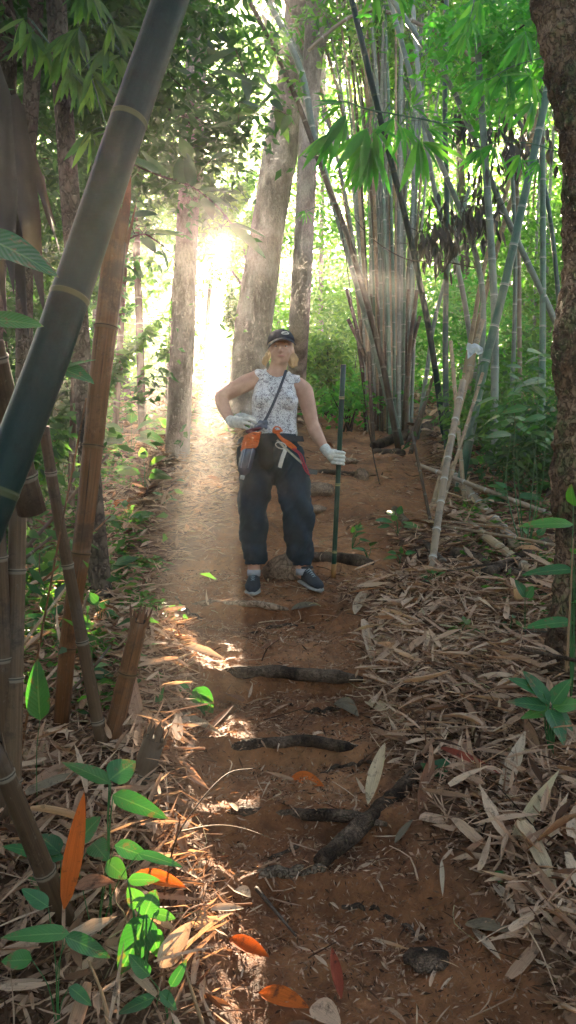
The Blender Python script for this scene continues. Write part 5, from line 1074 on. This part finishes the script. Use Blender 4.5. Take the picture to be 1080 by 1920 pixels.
# shoes
def shoe(heel, toe, name='shoe'):
    heel = np.array(heel); toe = np.array(toe); d = toe-heel; L = np.linalg.norm(d); d = d/L; sd = np.cross(d, [0, 0, 1.]); sd /= np.linalg.norm(sd); up = np.cross(sd, d)
    W = lambda s_, a_, z_: heel+d*(s_*L)+sd*a_+up*z_
    U = MB()
    def ring_mb(st, mbx, zb):
        rows = []
        for (s_, w_, h_) in st:
            rows.append([W(s_, math.cos(t_)*w_, zb+(h_*(math.sin(t_)*.5+.5) if True else 0)) for t_ in np.linspace(0, 2*np.pi, 20, endpoint=False)])
        v = np.array(rows).reshape(-1, 3); n = len(st); v = np.vstack([v, v[:20].mean(0), v[-20:].mean(0)])
        q = [(i*20+j, i*20+(j+1) % 20, (i+1)*20+(j+1) % 20, (i+1)*20+j) for i in range(n-1) for j in range(20)]; tt = [(n*20, (j+1) % 20, j) for j in range(20)]+[(n*20+1, (n-1)*20+j, (n-1)*20+(j+1) % 20) for j in range(20)]
        mbx.add(v, q, tt)
    ring_mb([(-.02, .018, .05), (.02, .034, .085), (.12, .038, .098), (.25, .039, .098), (.38, .041, .088), (.52, .045, .075), (.68, .049, .06), (.82, .046, .05), (.94, .034, .038), (1.0, .018, .026)], U, .014)
    um = flatmat(name+'_upper', (.028, .031, .036), .7, .2, noise=60, bs=.4)
    so_ = pobj(name, U.mesh(name, feet), um)
    So = MB(); rows = [(-.03, .022, .022), (.03, .038, .028), (.25, .041, .028), (.5, .045, .026), (.7, .052, .026), (.86, .048, .026), (.97, .034, .026), (1.03, .016, .026)]; ring_mb(rows, So, -.004)
    pobj('sole', So.mesh('sole', feet), flatmat('sole', (.3, .28, .25), .7, .3, noise=30), so_)
    Lc = MB()
    for k in range(5):
        s_ = .34+.075*k; h_ = np.interp(s_, [.25, .38, .52, .68, .82], [.098, .088, .075, .06, .05])+.016; Lc.tube([W(s_-.015, -.026, h_-.016), W(s_, 0, h_+.002), W(s_+.015, .026, h_-.016)], .0035, 6)
    pobj('lace', Lc.mesh('lace', feet), flatmat('lace', (.22, .27, .29), .7), so_)
    Co = MB(); Co.tube([W(.17+.13*math.cos(t_), .036*math.sin(t_), .108+.006*math.cos(t_)) for t_ in np.linspace(0, 2*np.pi, 24)], .0095, 8); pobj('collar', Co.mesh('collar', feet), um, so_)
zf = float(gz(Qp(476, 1090)[0], 4.95))
s1 = Qp(476, 1092, .07); s1[2] = float(gz(s1[0], 5.05))+.012; e1 = Qp(475, 1096, -.17); e1[2] = float(gz(e1[0], e1[1]))+.012
shoe(s1, e1); s2 = Qp(566, 1085, .05); s2[2] = float(gz(s2[0], 5.05))+.012; e2 = Qp(598, 1096, -.15); e2[2] = float(gz(e2[0], e2[1]))+.012; shoe(s2, e2)
# socks
m = MB(); m.tube([Qp(567, 1066), Qp(567, 1078)], .042, 20); m.tube([Qp(476, 1068), Qp(476, 1080)], .042, 20); pobj('sock', m.mesh('s', feet), flatmat('sock', (.3, .29, .3), .9))
# gloved hands
gl = flatmat('glove', (.62, .6, .55), .85, .2, noise=70, bs=.5)
def glove(chains, palm, name, cuffp, dark=None):
    g = MB()
    for pts, r in palm: cap_chain(g, pts, r, .62, n=12, seg=16)
    for pts, r in chains: cap_chain(g, pts, r, 1, n=14, seg=10)
    cap_chain(g, cuffp, [.033, .031], 1, n=6, seg=16)
    return pobj(name, remesh(g, .0034, 1, .4), gl)
# right hand on the hip: back of the hand up, fingers pointing right
glove([([Qp(452, 790, -.15), Qp(464, 786, -.165), Qp(474, 788, -.16), Qp(480, 791, -.15)], [.0115, .0105, .0095, .008]),
       ([Qp(452, 794, -.155), Qp(466, 792, -.17), Qp(477, 795, -.165), Qp(483, 799, -.15)], [.0115, .0105, .0095, .008]),
       ([Qp(451, 799, -.155), Qp(464, 799, -.168), Qp(474, 802, -.162), Qp(479, 806, -.15)], [.011, .010, .009, .008]),
       ([Qp(449, 804, -.15), Qp(459, 806, -.158), Qp(467, 809, -.155), Qp(471, 812, -.145)], [.010, .009, .0085, .007]),
       ([Qp(441, 789, -.13), Qp(450, 782, -.12), Qp(459, 781, -.10), Qp(466, 783, -.08)], [.013, .012, .010, .009])],
      [([Qp(436, 797, -.10), Qp(444, 796, -.135), Qp(452, 797, -.152)], [.028, .036, .036])], 'glove', [Qp(434, 791, -.085), Qp(438, 797, -.105)])
# left hand closed round the stick
sk_top = Qp(641, 692, -.14); sk_bot = P(625, 1078, 5.06)
f_ = lambda py: sk_top+(sk_bot-sk_top)*((py-692)/(1078-692))
hz = 858
def wrap(py, r0=.02):
    c = f_(py); out = []
    for a_ in np.linspace(-2.5, 1.35, 6): out.append(c+np.array([math.cos(a_+math.pi*.5)*r0*1.35, -math.sin(a_+math.pi*.5)*r0*1.35*1.0, -.003*a_]))
    return out
def fing(py, r):
    c = f_(py); pts = [c+np.array(o) for o in ((-.042, -.02, .006), (-.02, -.034, .004), (.008, -.034, 0), (.028, -.018, -.002), (.03, .008, -.003), (.014, .024, -.003))]; return (pts, [r*1.1, r*1.1, r, r, r*.9, r*.8])
glove([fing(850, .0108), fing(857, .0112), fing(864, .0105), fing(870, .0092), ([f_(852)+np.array(o) for o in ((-.045, .0, .02), (-.02, .024, .02), (.006, .03, .016), (.024, .022, .012))], [.014, .0125, .011, .0095])],
      [([Qp(612, 849, -.08), Qp(619, 855, -.085), f_(860)+np.array([-.036, -.004, 0])], [.026, .034, .032])], 'glove', [Qp(608, 842, -.075), Qp(613, 850, -.082)])
# walking stick
m, _ = culm_mb([sk_bot, sk_top], .0155, .0165, 20, .48, rnd=.3)
st_ = root('walking_stick', sk_bot, 'dark green bamboo walking stick held upright in the gloved hand', 'walking stick')
bs_ = bamboo_mat('stick_bamboo', (.012, .045, .03), (.02, .06, .035), (.4, .36, .16), (.05, .04, .02), .5, .3); part('shaft', m, bs_, st_)
part('cut_end', MB().tube([sk_top-[0, 0, .001], sk_top+[0, 0, .0015]], .0145, 20), flatmat('cut_bamboo', (.3, .3, .2), .6), st_)
part('worn_tip', MB().tube([sk_bot-[0, 0, .02], sk_bot+(sk_top-sk_bot)*.055], [.0165, .0168], 20), flatmat('worn_tip', (.3, .14, .04), .7, noise=20), st_)
# waist pack with crossbody strap, bottle in an orange holder
def ribbon(pts, w, th, name, mat, parent, n=40, nrmv=(0, -1, .1)):
    p = spline(pts, n); t_ = nrm(np.gradient(p, axis=0)); N = np.broadcast_to(np.array(nrmv, float), p.shape); s_ = nrm(np.cross(t_, N)); N = nrm(np.cross(s_, t_))
    rows = [p+s_*w/2+N*th/2, p-s_*w/2+N*th/2, p-s_*w/2-N*th/2, p+s_*w/2-N*th/2]; V = np.stack(rows, 1).reshape(-1, 3)
    q = [(i*4+j, i*4+(j+1) % 4, (i+1)*4+(j+1) % 4, (i+1)*4+j) for i in range(n-1) for j in range(4)]+[(3, 2, 1, 0), ((n-1)*4, (n-1)*4+1, (n-1)*4+2, (n-1)*4+3)]
    return part(name, MB().add(V, q), mat, parent, smooth=False)
blk = flatmat('black_web', (.018, .02, .026), .8, .3, noise=80); gry = flatmat('strap_web', (.06, .065, .085), .8, .3, noise=90); orange = flatmat('orange_cord', (.62, .12, .02), .6, .3, noise=60, bs=.6)
hip = root('hip_pack', Qp(478, 830, -.14), 'dark hip pack on a crossbody strap at the waist', 'bag')
ribbon([Qp(536, 700, -.075), Qp(532, 715, -.125), Qp(524, 738, -.155), Qp(514, 762, -.16), Qp(503, 785, -.155), Qp(494, 800, -.155)], .017, .003, 'strap', gry, hip)
ribbon([Qp(536, 700, -.075), Qp(536, 696, -.03), Qp(532, 700, .06), Qp(510, 740, .16)], .017, .003, 'strap', gry, hip)
k = MB(); cap_chain(k, [Qp(498, 798, -.15), Qp(490, 803, -.155), Qp(484, 808, -.155)], [.018, .026, .02], .6); cap_chain(k, [Qp(500, 805, -.15), Qp(488, 796, -.15)], [.014, .012], .8)
me_ = remesh(k, .004, 1, disp=lambda c: (vnoise(c[:, 0]*60, c[:, 2]*60, 3)-.5)*.012, loc=worldloc(hip)); o = pobj('gathered_cloth', me_, flatmat('blue_cloth', (.12, .14, .19), .8, noise=60), hip)
ribbon([Qp(446, 828, .02), Qp(456, 827, -.10), Qp(485, 824, -.15), Qp(520, 826, -.155), Qp(550, 826, -.13), Qp(568, 824, -.04)], .035, .006, 'belt', blk, hip)
pk = MB(); cap_chain(pk, [Qp(456, 848, -.02), Qp(456, 868, -.02)], [.045, .04], .8); cap_chain(pk, [Qp(498, 838, -.15), Qp(500, 868, -.14)], [.05, .05], .5)
me_ = remesh(pk, .006, 2, disp=lambda c: (vnoise(c[:, 0]*25, c[:, 2]*25, 6)-.5)*.012, loc=worldloc(hip)); pobj('pouch', me_, flatmat('dark_pouch', (.012, .014, .018), .75, .3, noise=40), hip)
bt = root('bottle_holder', Qp(475, 828, -.2), 'woven orange red cord holder with dark rim at the right hip', 'bottle holder')
ax = nrm(Qp(462, 880, -.2)-Qp(478, 812, -.2))
def along(t_): return Qp(478, 812, -.2)+ax*t_
m = MB(); seg = 28
for k in range(9): c0 = along(.03+.0105*k); m.tube([c0+np.array([math.cos(a_)*(.047+.001*(k % 2)), math.sin(a_)*.04, math.cos(a_)*.012+.004*math.sin(a_*3+k)]) for a_ in np.linspace(0, 2*np.pi, 30)], .0068, 7)
part('cord_wrap', m, orange, bt)
m = MB(); m.tube([along(.0)+np.array([math.cos(a_)*.043, math.sin(a_)*.036, math.cos(a_)*.01]) for a_ in np.linspace(0, 2*np.pi, 30)], .007, 7); m.tube([along(.012), along(.03)], [.042, .046], 24); part('rim', m, flatmat('maroon_rim', (.12, .02, .03), .6, noise=40), bt)
bo = root('water_bottle', along(.2), 'grey translucent water bottle hanging upside down in the orange holder', 'bottle')
t = NT('bottle_plastic'); bm_ = t.bsdf((.07, .075, .11), .12, .6, None, (.2, .22, .3), .3, coat=.5)
m = MB(); s_ = [0, .01, .03, .12, .15, .165, .175]; m.tube([along(.11+x) for x in s_], [.036, .042, .044, .043, .038, .026, .015], 28); part('bottle_body', m, bm_, bo)
m = MB()
for dx in (-.02, .022): m.tube([along(.115)+np.array([dx, -.036, 0]), along(.24)+np.array([dx, -.036, 0])], .0035, 6)
part('pale_rib', m, flatmat('pale_rib', (.4, .42, .48), .4), bo); m = MB().tube([along(.285), along(.31)], [.014, .013], 18); part('spout', m, flatmat('spout', (.35, .35, .34), .5), bo)
hn = root('hand_tool_harness', Qp(525, 820, -.17), 'orange strap with grey clips and red cord hanging at the waist front', 'strap')
for k in range(4): ribbon([Qp(514+2*k, 808+3*k, -.165-.004*k), Qp(524+2*k, 824+k, -.185), Qp(538+2*k, 838-k, -.18), Qp(555, 850-2*k, -.15)], .011, .005, 'orange_band', orange, hn, nrmv=(.2*k-.3, -1, .2))
m = MB(); m.tube([Qp(520+7*math.cos(a_), 812+6*math.sin(a_), -.185) for a_ in np.linspace(0, 6.28, 20)], .005, 6); m.tube([Qp(512, 815, -.175), Qp(530, 813, -.19)], .008, 8); part('knot', m, orange, hn)
cl = flatmat('grey_clip', (.42, .42, .4), .45, .5, noise=50); ribbon([Qp(536, 846, -.19), Qp(530, 862, -.195), Qp(525, 880, -.19)], .024, .008, 'grey_tab', cl, hn)
m = MB(); m.tube([Qp(527+9*math.cos(a_)+3*math.sin(a_), 840+6*math.sin(a_), -.19) for a_ in np.linspace(0, 6.28, 20)], .004, 6); part('carabiner', m, flatmat('alloy', (.5, .5, .48), .3, .5, 1.), hn)
ribbon([Qp(520, 830, -.18), Qp(535, 845, -.195), Qp(550, 858, -.185), Qp(566, 872, -.16)], .013, .004, 'grey_web', flatmat('tan_web', (.3, .27, .22), .8, noise=60), hn)
red = flatmat('red_cord', (.4, .025, .05), .6, noise=80); m = MB()
for o in (0, 4): m.tube(spline([Qp(548+o, 845, -.17), Qp(560+o, 856, -.17), Qp(566+o, 872, -.16), Qp(572+o, 885, -.14), Qp(580, 893, -.13)], 30), .0042, 7)
part('red_cord', m, red, hn)
m = MB(); R0 = np.array(Matrix.Rotation(math.radians(8), 3, 'Y')); m.box(Qp(585, 887, -.13), (.028, .008, .014), R0); m.tube([Qp(572, 892, -.13), Qp(594, 889, -.13)], .003, 6); part('black_buckle', m, flatmat('buckle', (.01, .01, .012), .35, .5), hn, smooth=False)

# ------------------------------------------------------------------ air, sun, sky, camera
hb = MB().box((0, 17, 21), (73, 60, 32)); v = hb.V[0]; v[:, 2] = np.where(v[:, 2] < 21, -8, 38)
hz_ = bpy.data.materials.new('air'); hz_.use_nodes = True; nt = hz_.node_tree; nt.nodes.clear(); o_ = nt.nodes.new('ShaderNodeOutputMaterial'); pv = nt.nodes.new('ShaderNodeVolumePrincipled')
pv.inputs['Color'].default_value = (.97, .95, .93, 1); pv.inputs['Density'].default_value = HAZE if 'HAZE' in globals() else .0034; pv.inputs['Anisotropy'].default_value = .8
nt.links.new(pv.outputs[0], o_.inputs['Volume']); solo('haze', hb, hz_, (0, 0, 0), kind='stuff', smooth=False)
sd = bpy.data.lights.new('sun', 'SUN'); sd.energy = 5.; sd.angle = math.radians(.5); sd.color = (1., .78, .54); so = bpy.data.objects.new('sun', sd); COL.objects.link(so)
so.rotation_euler = Vector(SUN).to_track_quat('Z', 'Y').to_euler(); so.location = (0, 0, 30)
w = bpy.data.worlds.new('World'); S.world = w; w.use_nodes = True; nt = w.node_tree; bg = nt.nodes['Background']; sky = nt.nodes.new('ShaderNodeTexSky'); sky.sky_type = 'NISHITA'; sky.sun_disc = False
sky.sun_elevation = math.atan2(SUN[2], math.hypot(SUN[0], SUN[1])); sky.sun_rotation = math.atan2(SUN[0], SUN[1]); sky.dust_density = 3; sky.air_density = 1.
tn = nt.nodes.new('ShaderNodeMix'); tn.data_type = 'RGBA'; tn.blend_type = 'MULTIPLY'; tn.inputs[0].default_value = 1; tn.inputs[7].default_value = (1.06, .98, .9, 1)
nt.links.new(sky.outputs[0], tn.inputs[6]); nt.links.new(tn.outputs[2], bg.inputs[0]); bg.inputs[1].default_value = .073
cd = bpy.data.cameras.new('camera'); cam = bpy.data.objects.new('camera', cd); COL.objects.link(cam); cam.location = (0, 0, CAMZ); cam.rotation_euler = (math.radians(90), 0, 0)
cd.sensor_fit = 'VERTICAL'; cd.sensor_height = 36; cd.lens = 18*F/960; cd.clip_end = 500; cd.clip_start = .05; S.camera = cam
S.view_settings.view_transform = 'Standard'; S.view_settings.look = 'None'; S.view_settings.gamma = 1; S.view_settings.exposure = 3.45
S.render.engine = 'CYCLES'; c = S.cycles; c.use_denoising = True; c.max_bounces = 6; c.diffuse_bounces = 3; c.glossy_bounces = 2; c.transmission_bounces = 4; c.volume_bounces = 1; c.transparent_max_bounces = 6; c.caustics_reflective = False; c.caustics_refractive = False
c.use_adaptive_sampling = True; c.adaptive_threshold = .02; c.sample_clamp_indirect = 6; c.sample_clamp_direct = 0
